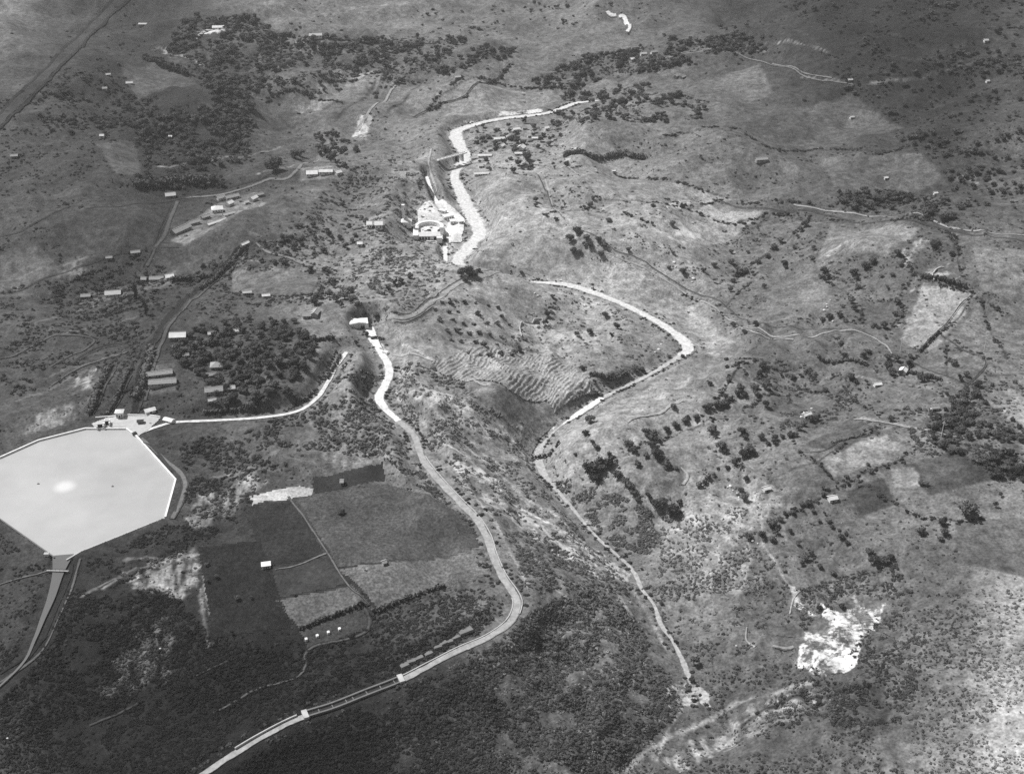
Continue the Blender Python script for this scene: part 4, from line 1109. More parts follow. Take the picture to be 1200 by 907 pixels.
SCRUB = [  # outline, how many, bush width in photograph pixels, clump size in metres, threshold, which
 ("0,760 110,740 200,690 250,750 340,765 440,735 520,700 580,700 560,745 465,790 340,835 240,890 220,907 0,907", 5200, 3, 7, 22, -0.35, KB_D),
 ("260,907 360,850 470,808 560,770 610,725 650,700 700,690 740,720 780,780 800,830 760,870 720,907", 7200, 3, 7, 20, -0.35, KB_L),
 ("430,720 520,690 575,690 590,720 560,742 470,785 440,770", 500, 3, 6, 12, -0.3, KB_D),
 ("80,690 200,690 230,750 200,800 100,800 60,740", 900, 3, 6, 16, -0.1, KB_L),
 ("210,520 300,500 400,440 440,430 470,500 480,540 370,530 300,560 240,580 215,560", 1100, 3, 7, 16, -0.05, KB_D),
 ("215,560 300,560 300,590 235,640 130,690 100,660 200,610", 700, 3, 6, 12, 0.0, KB_L),
 ("470,420 540,440 610,500 640,560 700,640 740,690 640,690 590,640 560,590 510,540 470,480", 1900, 2.5, 6, 12, 0.0, KB_L),
 ("455,540 500,545 560,620 580,690 560,660 530,600", 300, 3, 6, 10, -0.1, KB_D),
 ("640,690 700,690 740,700 690,640 660,600 640,640 600,620 610,690", 600, 3, 6, 12, -0.2, KB_L),
 ("640,560 690,560 745,590 790,610 760,650 720,640 680,600", 900, 3, 6, 10, -0.1, KB_D),
 ("735,650 800,610 880,590 930,640 930,700 880,760 830,790 800,770 760,700", 1300, 2.5, 5, 14, 0.05, KB_L),
 ("820,800 880,770 1000,790 1060,700 1200,690 1200,907 780,907 840,840", 1800, 2.5, 6, 22, 0.05, KB_L),
 ("930,690 1050,660 1090,740 1060,850 980,850 960,800 1010,750 1040,705 1000,695 940,740", 1000, 3, 7, 14, -0.1, KB_D),
 ("870,820 960,790 1010,830 1000,860 900,850", 250, 4, 8, 14, 0.0, KB_D),
 ("850,440 900,420 1000,440 1010,480 960,500 900,510 870,480", 500, 3, 6, 12, 0.0, KB_L),
 ("1050,480 1200,440 1200,560 1120,560 1080,530", 420, 3, 8, 16, 0.0, KB_D),
 ("880,230 1100,225 1200,260 1200,440 1140,460 880,440 850,350", 900, 2.5, 5, 18, 0.12, KB_L),
 ("600,200 860,215 900,260 860,340 760,300 660,250", 350, 2.5, 5, 18, 0.15, KB_L),
 ("640,335 700,350 780,395 800,410 720,450 640,470 560,420 600,390", 420, 2.5, 5, 10, 0.05, KB_L),
 ("400,200 480,180 520,240 520,320 440,350 300,360 290,300 350,260", 1200, 2.5, 6, 12, -0.05, KB_L),
 ("440,290 520,290 540,320 470,370 420,350", 350, 3, 6, 10, -0.1, KB_L),
 ("0,340 150,310 290,290 300,370 200,370 160,470 100,440 0,470", 1300, 2.5, 6, 16, 0.0, KB_L),
 ("60,340 150,330 170,360 120,380 60,370", 220, 4, 8, 10, -0.1, KB_D),
 ("0,120 120,60 170,130 150,220 0,230", 520, 2.5, 5, 18, 0.02, KB_L),
 ("205,405 235,378 300,372 345,378 372,398 362,430 340,462 300,474 252,478 240,440 205,425", 260, 3, 7, 14, -0.1, KB_D),
 ("440,420 480,440 480,480 440,470", 120, 2.5, 5, 9, -0.1, KB_L),
 ("0,610 60,660 50,740 0,760", 220, 2.5, 5, 14, 0.05, KB_L),
]
SCRUB += [(p_, int(n_ * 1.6), 2.2, 5.5, 24, t_ + 0.05, 0.75) for p_, n_, t_ in WOODS]
SCRUB += [
 ("-20,-20 1220,-20 1220,920 -20,920", 5500, 1.6, 4.5, 60, 0.08, 0.70),
 ("-20,150 1220,150 1220,920 -20,920", 4500, 1.3, 3.4, 30, 0.06, 0.76),
 ("-20,150 1220,150 1220,920 -20,920", 5000, 1.2, 2.8, 16, 0.0, 1.6),
 ("0,700 500,690 620,720 740,690 800,800 800,907 0,907", 2500, 1.6, 4, 12, -0.1, 2.0),
 ("1195,150 1750,150 1750,1020 1195,1020", 3800, 1.8, 5.5, 26, -0.02, 0.65), ("-550,150 0,150 0,1020 -550,1020", 2600, 1.8, 5.5, 26, -0.05, 0.65), ("-100,900 1300,900 1300,1040 -100,1040", 3600, 2.5, 6, 20, -0.2, 0.66),
]
Gs, ws, ts = [], [], []
for P_, cnt, m0 in ((RIV, 900, 1.0), (TAI, 80, 1.0), (CAN, 500, 1.25), (FEE, 160, 1.6)):      # bushes along the water and road edges
    rng = np.random.default_rng(cnt); q = rng.integers(1, len(P_) - 1, cnt)
    t_ = P_[q + 1, :2] - P_[q - 1, :2]; t_ /= np.linalg.norm(t_, axis=1)[:, None]
    hw = P_[q, 3] * 0.5 * mpp(P_[q, 1]) if P_.shape[1] > 3 else np.full(cnt, 3.6)
    off = rng.choice([-1, 1], cnt) * (hw * m0 * rng.uniform(0.85, 1.25, cnt) + rng.exponential(1.6, cnt))
    x = P_[q, 0] - t_[:, 1] * off; y = P_[q, 1] + t_[:, 0] * off; w = rng.uniform(1.0, 3.6, cnt)
    keep = fbm(x / 18, y / 18, 470, 2) > -0.15
    Gs.append(np.stack([x, y, H(x, y) - 0.1 * w], -1)[keep]); ws.append(w[keep]); ts.append(rng.uniform(0.02, 0.09, cnt)[keep])
for i, sp in enumerate(HEDGE_LINES):          # scattered bushes along the field boundaries
    W = px_line(sp, 2.2); rng = np.random.default_rng(7000 + i)
    keep = fbm(W[:, 0] / 16, W[:, 1] / 16, 440 + i, 2) > -0.12; W = W[keep]
    x = W[:, 0] + rng.normal(size=len(W)) * 1.6; y = W[:, 1] + rng.normal(size=len(W)) * 1.8
    w = rng.uniform(1.6, 5.0, len(W)) * np.clip(mpp(y), .7, 1.5)
    Gs.append(np.stack([x, y, H(x, y) - 0.1 * w], -1)); ws.append(w); ts.append(rng.uniform(0.02, 0.075, len(W)))
for i, (poly, n, a, c, cl, thr, dark) in enumerate(SCRUB):
    small = c <= 4.5
    G, px, py = scatter(poly, n if small else int(n * 1.25), cl, thr, seed=700 + i)
    rng = np.random.default_rng(i)
    w = (a + (c - a) * rng.random(len(G)) ** 1.7) * (1.0 if small else 0.78) * mpp(G[:, 1])
    t = np.clip(alb_at(G[:, 0], G[:, 1]) * dark * rng.uniform(0.55, 1.5, len(G)), 0.012, 0.4)
    G = G.copy(); G[:, 2] -= 0.12 * w
    Gs.append(G); ws.append(w); ts.append(t)
G = np.vstack(Gs); print("scrub", len(G))
gn_scatter("scrub_undergrowth", G, np.concatenate(ws), KB, 0.75, np.concatenate(ts))
FARW = [
 ("215,20 300,20 340,60 300,110 220,100 195,60", 330, 3.5, 9, 24, -0.04), ("240,90 290,95 300,150 270,190 250,140", 130, 4, 10, 20, -0.1), ("30,110 100,90 160,110 150,150 60,160", 110, 4, 8, 26, 0.0), ("160,195 260,190 262,222 160,222", 60, 5, 9, 20, -0.2), ("300,40 560,45 620,60 560,80 480,100 420,110 300,110", 520, 3.5, 8, 26, 0.02),
 ("150,130 262,120 300,190 170,195", 150, 5, 9, 30, -0.2), ("620,95 690,65 800,50 870,40 900,60 820,75 760,85 700,95 660,115", 300, 4, 8, 35, -0.15),
 ("660,110 760,100 830,120 820,140 760,145 700,140 640,160", 200, 4, 8, 28, -0.02), ("700,40 900,30 1010,60 880,60", 70, 4, 8, 40, 0.1),
 ("980,228 1040,222 1110,235 1120,260 1060,255 990,245", 120, 5, 10, 22, -0.25), ("1085,490 1150,470 1200,500 1200,565 1130,555 1090,520", 110, 6, 12, 22, -0.15),
 ("900,0 1200,0 1200,90 1050,90 980,40", 170, 4, 8, 50, 0.05), ("960,60 1200,70 1200,200 1060,170 1000,120", 110, 4, 8, 30, 0.12),
 ("1060,160 1130,155 1150,180 1080,190", 40, 5, 9, 22, -0.1), ("550,150 650,145 680,200 560,200", 45, 4, 8, 18, -0.1),
 ("100,130 180,110 190,140 120,160", 60, 4, 8, 20, -0.1), ("1110,200 1200,180 1200,260 1120,250", 70, 4, 9, 22, 0.0),
 ("1090,455 1150,450 1140,490 1100,490", 40, 5, 10, 18, -0.1), ("350,160 420,150 430,185 380,190", 30, 5, 9, 18, -0.1), ("205,405 235,378 300,372 345,378 372,398 362,430 340,462 300,474 252,478 240,440 205,425", 150, 6, 10, 14, -0.3),
 ("480,20 640,0 700,10 640,40 500,40", 90, 3, 6, 50, 0.1), ("160,330 290,300 300,340 240,345 170,360", 50, 4, 8, 16, 0.05), ("300,290 400,240 430,260 400,340 310,320", 60, 4, 8, 16, 0.05), ("1200,60 1750,60 1750,900 1200,900", 420, 5, 11, 40, 0.0), ("-550,60 0,60 0,900 -550,900", 260, 5, 11, 40, 0.0),
]
Gs, ws = [], []
for i, (poly, n, a, c, cl, thr) in enumerate(FARW):
    G, px, py = scatter(poly, n, cl, thr, seed=800 + i)
    rng = np.random.default_rng(50 + i)
    Gs.append(G); ws.append(rng.uniform(a, c, len(G)) * mpp(G[:, 1]))
Gs.append(np.array([q[0] for q in REST])); ws.append(np.array([q[1] for q in REST]))
gn_scatter("far_woods", np.vstack(Gs), np.concatenate(ws), KT, 0.85)

# ------------------------------------------------------------------ hedges: leaf masses along a line
def hedge(s, wid, hgt, label, m=M_LEAF, dens=1.0):
    W = px_line(s, 2.0); rng = np.random.default_rng(int(W[0, 0] * 7) % 9999)
    base = W[len(W) // 2, :2]; bz = float(H(base[0], base[1]))
    L = np.linalg.norm(np.diff(W[:, :2], axis=0), axis=1).sum()
    lob = []
    for x, y, z, _ in W[:: max(1, int(wid * 0.5 / 2))]:
        lob.append((x - base[0] + rng.normal() * wid * .12, y - base[1] + rng.normal() * wid * .12, float(H(x, y)) - bz + hgt * (0.35 + 0.15 * rng.random()), wid * (.4 + .2 * rng.random()), wid * (.4 + .2 * rng.random()), hgt * (.4 + .25 * rng.random())))
    V, F = leaf_cloud(rng, lob, int(min(3000, L * (wid + hgt) * 0.55 * dens)), 0.42 + 0.05 * wid)
    o = link("hedge", quads_mesh("hedge", V, F, m)); o.location = (base[0], base[1], bz)
    return tag(o, label, "hedge")
HEDGES = [
 ("160,219 185,217 210,214 235,214 256,212", 12, 9, "thick dark tree belt below the north west wood"),
 ("172,70 190,76 205,82 221,88", 14, 9, "dark wooded strip on the far north west spur"),
 ("662,184 690,184 720,183 755,186", 8, 7, "straight dark hedge east of the upper village"),
 ("818,572 824,568 832,561", 4, 5, "short dense hedge on the bank below the rough dyke"),
 ("959,420 985,425 1016,428", 4, 4, "long thin hedge below the pale eastern track"),
 ("346,407 365,402 392,397", 4, 4, "low dark hedge north of the canal head"),
 ("352,738 385,725 412,714 424,709", 3, 3.5, "dark hedge on the north side of the plot with white stones"),
 ("438,716 465,707 490,697 520,688", 3, 3.5, "dark hedge east of the plot with white stones"),
 ("240,484 270,482 300,479", 4, 4, "dark hedge at the south foot of the orchard"),
 ("384,444 391,432 399,418", 3, 4, "dark hedge along the upper reservoir road"),
 ("303,480 300,462 303,448", 3, 4, "dark hedge closing the east side of the orchard"),
 ("340,462 356,470 364,462", 3, 4, "curved hedge in the bend of the reservoir road"),
 ("106,484 113,464 122,444 130,430", 7, 5, "westernmost leafy strip standing in for shade of the penstock cutting"),  # this and the next three: leaf masses made up for cutting shade
 ("128,484 140,460 153,434", 4, 3.5, "narrow leafy strip standing in for shade amid the penstock cutting"),
 ("161,466 168,445 174,425 178,408", 7, 5, "leafy strip standing in for shade on orchard side of the cutting"),
 ("236,340 252,328 268,312 284,292", 5, 5, "long leafy strip standing in for shade up the old penstock line"),
 ("200,330 225,328 242,326", 6, 6, "dark hedge round the two white cottages"),
 ("840,477 850,474 858,468", 4, 5, "clipped dark hedge below the upper hedgerow"),
 ("1056,433 1075,440 1100,446", 4, 4, "dark hedge beyond the lane hollow"),
 ("1078,412 1090,400 1100,390", 3, 4, "hedge on the boundary of the pale eastern field"),
 ("1082,325 1100,328 1118,333 1132,338", 5, 5, "dark hedge beside the broken white wall"),
 ("975,520 1000,513 1020,508", 2.5, 2.5, "thin hedge on the upper edge of the pale chequered field"),
 ("625,538 645,532 655,520", 3, 4, "hedge on the bank of the river pool"),
 ("692,440 715,446 735,440", 5, 5, "dark hedge under the inner bank of the river bend"),
 ("672,470 685,465 700,462", 4, 4, "hedge below the rice terraces beside the white gravel bar"),
]
for h in HEDGES: hedge(*h)

# orchard bushes in rows on the bluff
bush_me = make_bush(990, M_LEAF)
for r in range(6):
    for c in range(7):
        x = 505 + c * 13 + r * 6 + random.uniform(-2, 2); y = 352 + r * 12 - c * 0.8 + random.uniform(-2, 2) + c * 2
        if random.random() < 0.12 or x > 610: continue
        g = at([x], [y])[0]
        o = link("shrub", bush_me); w = random.uniform(3.4, 6.4)
        o.location = (g[0], g[1], g[2]); o.scale = (w, w, w * 0.8); o.rotation_euler = (0, 0, random.random() * 6)
        tag(o, "small round shrub in the planted rows on the bluff above the terraces", "shrub", "shrubs planted in rows on the bluff")

# ------------------------------------------------------------------ buildings
def gable_roof(mb, L, Wd, z, rise, over=0.6, th=0.25):
    a = L / 2 + over; b = Wd / 2 + over; zz = z - over * rise / (Wd / 2)
    V = [(-a, -b, zz), (a, -b, zz), (a, 0, z + rise), (-a, 0, z + rise), (-a, b, zz), (a, b, zz)]
    V += [(x, y, q - th) for x, y, q in V]
    F = [(0, 1, 2, 3), (3, 2, 5, 4), (7, 6, 9, 8), (8, 9, 10, 11), (0, 6, 7, 1), (4, 5, 11, 10), (1, 7, 8, 2), (2, 8, 11, 5), (0, 3, 9, 6), (3, 4, 10, 9)]
    return mb.add(V, F)
def hip_roof(mb, L, Wd, z, rise, over=0.6, th=0.25):
    a = L / 2 + over; b = Wd / 2 + over; r = max(0.1, (L - Wd) / 2)
    V = [(-a, -b, z), (a, -b, z), (a, b, z), (-a, b, z), (-r, 0, z + rise), (r, 0, z + rise), (-a, -b, z - th), (a, -b, z - th), (a, b, z - th), (-a, b, z - th)]
    F = [(0, 1, 5, 4), (1, 2, 5), (2, 3, 4, 5), (3, 0, 4), (0, 6, 7, 1), (1, 7, 8, 2), (2, 8, 9, 3), (3, 9, 6, 0), (9, 8, 7, 6)]
    return mb.add(V, F)
def ground_min(x, y, r):
    a = np.linspace(0, 6.28, 9)
    return float(np.min(H(x + r * np.cos(a), y + r * np.sin(a))))
def house(px, py, L, Wd, h, rot, roofm, wallm, label, name="house", style="gable", group=None):
    g = at([px], [py])[0]
    z = ground_min(g[0], g[1], max(L, Wd) * 0.4)
    z = max(z, float(g[2]) - 1.0)
    o = empty(name, (g[0], g[1], z), math.radians(rot)); tag(o, label, name.replace("_", " "), group)
    rise = Wd * 0.30
    w = MB().box(-L / 2, L / 2, -Wd / 2, Wd / 2, -1.5, h)
    if style == "gable":
        w.add([(-L / 2, -Wd / 2, h), (-L / 2, Wd / 2, h), (-L / 2, 0, h + rise - 0.3), (L / 2, -Wd / 2, h), (L / 2, Wd / 2, h), (L / 2, 0, h + rise - 0.3)], [(0, 2, 1), (3, 4, 5)])
    w.build("wall", wallm, o)
    r = MB()
    if style == "gable": gable_roof(r, L, Wd, h, rise)
    elif style == "hip": hip_roof(r, L, Wd, h + 0.05, rise)
    else: r.box(-L / 2 - .3, L / 2 + .3, -Wd / 2 - .3, Wd / 2 + .3, h, h + .35)
    ro = r.build("roof", roofm, o)
    if style == "gable": MB().box(-L / 2 - .6, L / 2 + .6, -.22, .22, h + rise - .02, h + rise + .16).build("ridge_cap", M_PALE, ro)
    MB().box(-0.55, 0.55, -Wd / 2 - 0.06, -Wd / 2 + 0.1, 0, min(2.1, h - .3)).build("door", M_TIMBER, o)
    k = 2 if L < 10 else 4
    for i in range(k):
        x = (i + 0.5) / k * L - L / 2
        if abs(x) < 1.1: x += 1.6
        MB().box(x - .5, x + .5, -Wd / 2 - 0.05, -Wd / 2 + 0.1, h * .35, h * .75).build("window", M_DARK, o)
    return o
T, Z, P2 = M_TILE, M_TIN, M_TILE2
HOUSES = [
 (209, 396, 14, 9, 4.0, 5, M_WHITE, M_PALE, "bright white roofed house at the west edge of the orchard", "house", "gable"),
 (187, 439, 21, 6, 3.0, 14, P2, M_WALL2, "upper of two long pale roofed sheds west of orchard", "shed", "gable"),
 (191, 449, 22, 7, 3.0, 8, P2, M_WALL2, "lower and wider of two long pale sheds west of orchard", "shed", "gable"),
 (254, 431, 9.5, 9, 4.0, 8, P2, M_WALL2, "square grey roofed house deep among the orchard trees", "house", "hip"),
 (251, 459, 14, 7, 3.4, 12, P2, M_WALL2, "grey roofed house near the south end of the orchard", "house", "gable"),
 (269, 457, 9, 5, 3.0, 12, Z, M_WALL2, "small bright roofed house east of the grey orchard house", "house", "gable"),
 (248, 441, 8, 3.5, 2.6, 14, P2, M_WALL2, "low narrow shed below the square grey house", "shed", "gable"),
 (271, 390, 14, 5, 3.0, 12, Z, M_WALL2, "long pale house in the upper orchard", "house", "gable"),
 (249, 393, 7, 4, 2.8, 12, Z, M_WALL2, "small pale house west of the long upper orchard house", "house", "gable"),
 (249, 470, 6, 3, 2.6, 15, Z, M_WALL2, "tiny pale hut at the south fringe of the orchard", "hut", "gable"),
 (218, 418, 5, 3, 2.6, 15, P2, M_WALL2, "tiny dull hut in the western orchard", "hut", "gable"),
 (363, 371, 12, 7, 3.4, 5, P2, M_WALL2, "pale house with wide eaves west of the white flume", "house", "gable"),
 (370, 369, 9, 6, 4.0, 80, P2, M_WALL2, "steep gabled annexe against the house west of flume", "house", "gable"),
 (133, 346, 15, 8, 3.8, 10, Z, M_WALL, "bright white house beside the bushes in the west", "house", "gable"),
 (101, 349, 9, 5, 3.0, 8, P2, M_WALL2, "dull roofed house west of the bright white house", "house", "gable"),
 (184, 328, 14, 6, 3.2, 3, P2, M_WALL2, "long pale cottage south of the dark field", "cottage", "gable"),
 (199, 326, 8, 7, 3.6, 20, M_WHITE, M_WALL, "small white cottage beside the long pale cottage", "cottage", "gable"),
 (169, 329, 5, 5, 3, 0, P2, M_WALL2, "tiny cottage west of the long pale cottage", "cottage", "gable"),
 (159, 297, 9, 4, 3, 15, P2, M_WALL2, "isolated low hut on the dark western field edge", "hut", "gable"),
 (128, 303, 6, 3, 2.6, 15, P2, M_WALL2, "faint small hut at the western field corner", "hut", "gable"),
 (200, 231, 11, 8, 3.6, 18, Z, M_WALL2, "lone house below the thick dark tree belt", "house", "gable"),
 (255, 248, 12, 10, 4.6, 15, M_WHITE, M_WALL, "largest white hip roofed house in the hillside terrace", "house", "hip"),
 (269, 241, 8, 7, 4.2, 60, M_WHITE, M_WALL, "white gabled house just above the largest hip roofed one", "house", "gable"),
 (259, 234, 9, 7, 3.6, 35, P2, M_WALL, "pale house at the top of the hillside terrace", "house", "gable"),
 (272, 233, 16, 7, 3.4, 35, P2, M_WALL2, "long pale house along the upper lane", "house", "gable"),
 (254, 262, 24, 4.5, 3.2, 47, M_WHITE, M_WALL, "long narrow white shed on the slope side", "shed", "gable"),
 (268, 253, 13, 5, 3.2, 40, Z, M_WALL, "pale shed joining the long narrow white shed", "shed", "gable"),
 (241, 256, 10, 5, 3.2, 45, P2, M_WALL2, "dull shed left of the largest white house", "shed", "gable"),
 (227, 263, 13, 6, 3.4, 40, P2, M_WALL2, "pale house in the lower part of the hillside terrace", "house", "gable"),
 (212, 271, 24, 9, 3.6, 58, P2, M_WALL2, "big long pale barn ending the hillside terrace", "barn", "gable"),
 (297, 235, 9, 7, 4.0, 60, M_WHITE, M_WALL, "white house at the east end of the terrace", "house", "gable"),
 (289, 239, 5, 5, 3.0, 30, Z, M_WALL, "tiny white outhouse beside the eastern white house", "outhouse", "gable"),
 (304, 230, 9, 5, 3.0, 35, P2, M_WALL2, "dull house behind the eastern white house", "house", "gable"),
 (287, 287, 10, 4, 3.0, 55, M_WHITE, M_WALL, "small white hut at the top of the old penstock line", "hut", "gable"),
 (366, 205, 13, 10, 4.0, 5, M_WHITE, M_WALL, "left white cottage under the wide dark trees", "cottage", "gable"),
 (382, 203, 16, 7, 4.0, 3, M_WHITE, M_WALL, "long middle white cottage under the wide dark trees", "cottage", "gable"),
 (396, 204, 7, 7, 3.6, 40, M_WHITE, M_WALL, "right white cottage under the wide dark trees", "cottage", "gable"),
 (433, 267, 5, 8, 6.0, 5, M_WHITE, M_WALL, "narrower white shed west of the tower", "shed", "gable"),
 (444, 267, 8, 9, 6.0, 5, M_WHITE, M_WALL, "wider white shed west of the tower", "shed", "gable"),
 (422, 288, 5, 5, 3.6, 0, M_WHITE, M_WALL, "single white hut south of the two white sheds", "hut", "gable"),
 (605, 154, 9, 6, 4, 20, M_WHITE, M_WALL, "white house at the north end of the village", "house", "gable"),
 (615, 152, 7, 4, 3.4, 10, P2, M_WALL, "pale house right of the northernmost village house", "house", "gable"),
 (585, 165, 14, 6, 3.8, 8, M_WHITE, M_WALL, "long white house nearest the upper river bend", "house", "gable"),
 (588, 173, 8, 6, 3.6, 60, M_WHITE, M_WALL, "white house below the long riverside house", "house", "gable"),
 (573, 177, 6, 5, 3.4, 30, Z, M_WALL, "small house closest to the river in the village", "house", "gable"),
 (568, 184, 17, 5, 3.6, 3, M_WHITE, M_WALL, "long low white house by the bridge road", "house", "gable"),
 (555, 187, 8, 5, 3.4, 20, Z, M_WALL, "pale house nearest the bridge", "house", "gable"),
 (611, 176, 9, 9, 4.6, 65, M_WHITE, M_WALL, "tall white gabled house in the middle of the village", "house", "gable"),
 (608, 182, 10, 4, 3.2, 0, M_WHITE, M_WALL, "low white house in front of the tall gabled house", "house", "gable"),
 (620, 161, 5, 4, 3.2, 20, Z, M_WALL, "tiny white hut amid the eastern village trees", "hut", "gable"),
 (627, 164, 8, 4, 3.2, 0, M_WHITE, M_WALL, "small white house in the eastern village trees", "house", "gable"),
 (627, 172, 5, 6, 3.4, 60, Z, M_WALL, "narrow house at the east end of the village street", "house", "gable"),
 (640, 153, 6, 6, 4.4, 30, M_WHITE, M_WALL, "bright white house alone north east of the village", "house", "gable"),
 (672, 178, 6, 9, 4.6, 15, M_WHITE, M_WALL, "tall white house before the straight dark hedge", "house", "gable"),
 (665, 189, 7, 6, 3.6, 30, M_WHITE, M_WALL, "white house at the lane corner by the straight hedge", "house", "gable"),
 (564, 205, 18, 5, 3.2, 8, M_WHITE, M_WALL, "long white shed at the south foot of the village", "shed", "gable"),
 (563, 196, 5, 8, 3.4, 10, Z, M_WALL, "narrow pale house above the long south shed", "house", "gable"),
 (571, 197, 6, 5, 3.2, 30, P2, M_WALL2, "dull house above the right end of south shed", "house", "gable"),
 (597, 163, 9, 8, 3.6, 20, P2, M_WALL2, "dull hip roofed house in the village centre", "house", "hip"),
 (743, 71, 12, 6, 4, 20, M_WHITE, M_WALL, "brightest white house of the far hamlet", "house", "gable"),
 (754, 65, 9, 5, 4, 10, Z, M_WALL, "middle pale house of the far hamlet", "house", "gable"),
 (766, 63, 9, 5, 4, 20, P2, M_WALL, "upper pale house of the far hamlet", "house", "gable"),
 (792, 91, 7, 5, 3.6, 60, P2, M_WALL2, "dull house below the far hamlet", "house", "gable"),
 (800, 92, 9, 5, 3.6, 50, P2, M_WALL2, "second dull house below the far hamlet, east side", "house", "gable"),
 (256, 34, 18, 8, 4, 5, M_WHITE, M_WALL, "white house on the bend of the far north west road", "house", "gable"),
 (370, 44, 20, 9, 5, 8, Z, M_WALL, "large pale house among the far northern trees", "house", "gable"),
 (352, 52, 14, 8, 4, 8, P2, M_WALL2, "dull house left of the large pale northern house", "house", "gable"),
 (168, 30, 14, 5, 3.6, 0, Z, M_WALL2, "remote pale house near the diagonal strut band", "house", "gable"),
 (127, 89, 6, 4, 3.2, 20, Z, M_WALL, "white hut above the western hamlet", "hut", "gable"),
 (152, 99, 9, 6, 3.4, 10, Z, M_WALL2, "pale cottage at the east of the western hamlet", "cottage", "gable"),
 (123, 105, 6, 5, 3.2, 15, P2, M_WALL, "pale cottage at the west of the western hamlet", "cottage", "gable"),
 (120, 161, 5, 5, 3.4, 0, Z, M_WALL, "white hut beside the pale western plot", "hut", "gable"),
 (200, 162, 4, 4, 3.4, 0, M_WHITE, M_WALL, "white hut inside the dark north west wood", "hut", "gable"),
 (17, 184, 8, 5, 3, 10, P2, M_WALL2, "pale hut on the far western slope", "hut", "gable"),
 (536, 92, 9, 5, 3.6, 25, Z, M_WALL2, "small house by the bank of the northern ditch", "house", "gable"),
 (945, 488, 7, 4, 3.2, 30, M_WHITE, M_WALL, "white hut among the boulders by the lower hedgerow", "hut", "gable"),
 (1028, 452, 6, 4, 3, 10, M_WHITE, M_WALL, "small white hut on the pale eastern track", "hut", "gable"),
 (898, 574, 5, 4, 2.8, 20, M_WHITE, M_WALL, "white hut on the slope above the copse", "hut", "gable"),
 (975, 586, 6, 5, 3, 15, M_WHITE, M_WALL, "bright white hut between tree string and dark plot", "hut", "gable"),
 (1095, 480, 6, 4, 3, 10, P2, M_WALL, "pale hut beside the eastern thicket", "hut", "gable"),
 (1058, 437, 6, 6, 3.4, 60, M_WHITE, M_WALL, "white house in the hollow where lanes meet", "house", "gable"),
 (312, 664, 6, 4.6, 2.6, 12, M_WHITE, M_WALL, "bright white hut at the corner of dark plots", "hut", "flat"),
 (401, 567, 2, 4, 3.2, 0, P2, M_WALL, "narrow pale hut in the dark strip field", "hut", "gable"),
 (450, 661, 2.4, 3, 2.6, 30, P2, M_WALL, "small pale hut in the large ploughed field", "hut", "gable"),
 (312, 348, 7, 4, 3, 10, M_WHITE, M_WALL, "white hut on the lane under the grass plot", "hut", "gable"),
 (290, 345, 8, 4, 3, 10, Z, M_WALL2, "pale hut left of the white lane hut", "hut", "gable"),
 (1038, 210, 4, 3, 3, 10, M_WHITE, M_WALL, "tiny white hut in the far eastern fields", "hut", "gable"),
 (1096, 228, 4, 3, 3, 10, M_WHITE, M_WALL, "tiny white hut above the far eastern grove", "hut", "gable"),
 (998, 139, 5, 4, 3, 10, Z, M_WALL, "tiny white hut on the far dark moor", "hut", "gable"),
 (996, 95, 6, 4, 3, 10, Z, M_WALL2, "tiny pale hut beside the far footpath", "hut", "gable"),
 (1155, 49, 6, 5, 3.4, 10, Z, M_WALL, "tiny pale hut under the far north east hills", "hut", "gable"),
 (1157, 97, 4, 4, 3, 10, Z, M_WALL, "tiny hut below the one under the north east hills", "hut", "gable"),
 (892, 188, 14, 6, 3, 12, P2, M_WALL2, "pale house in front of the dark moor spinney", "house", "gable"),
 (719, 202, 4, 3, 3, 10, M_WHITE, M_WALL, "tiny white hut in the pasture below the straight hedge", "hut", "gable"),
]
for hh in HOUSES: house(*hh)
for i, (x, y) in enumerate(((359, 750), (372, 746), (385, 742), (398, 738))):
    g = at([x], [y])[0]
    o = MB().frustum(0, 0, -0.5, 1.5, 1.0, 1.2, 0.8, 1.0).build("marker_stone", M_WHITE)
    o.location = g; o.rotation_euler = (0, 0, 0.35)
    tag(o, ("leftmost", "second from left", "third from left", "rightmost")[i] + " of four white stones in the dark hedged plot", "stone", "white stones in a row")

# ------------------------------------------------------------------ waterworks
def wall_along(mb, P, half, z0, z1, off=0.0):
    """solid wall with a flat top along world points; z0 and z1 are arrays or numbers"""
    P = np.asarray(P, float); T_ = np.gradient(P[:, :2], axis=0); T_ /= np.linalg.norm(T_, axis=1)[:, None] + 1e-9
    N = np.stack([-T_[:, 1], T_[:, 0]], 1); n = len(P)
    z0 = np.broadcast_to(z0, n); z1 = np.broadcast_to(z1, n)
    V = []
    for i in range(n):
        a = P[i, :2] + N[i] * (off - half); c = P[i, :2] + N[i] * (off + half)
        V += [(a[0], a[1], z0[i]), (c[0], c[1], z0[i]), (c[0], c[1], z1[i]), (a[0], a[1], z1[i])]
    F = []
    for i in range(n - 1):
        p = 4 * i; q = p + 4
        F += [(p + 3, q + 3, q + 2, p + 2), (p, q, q + 3, p + 3), (p + 2, q + 2, q + 1, p + 1)]
    F += [(0, 3, 2, 1), (4 * n - 4, 4 * n - 3, 4 * n - 2, 4 * n - 1)]
    return mb.add(V, F)
def densify(P, step):
    out = []
    for a, b_ in zip(P[:-1], P[1:]):
        k = max(1, int(np.linalg.norm(b_ - a) / step))
        out += [a + (b_ - a) * i / k for i in range(k)]
    return np.array(out + [P[-1]])
def idx_near(P, px, py, z=41):
    q = plane_pt(px, py, z); return int(np.argmin(np.hypot(P[:, 0] - q[0], P[:, 1] - q[1])))
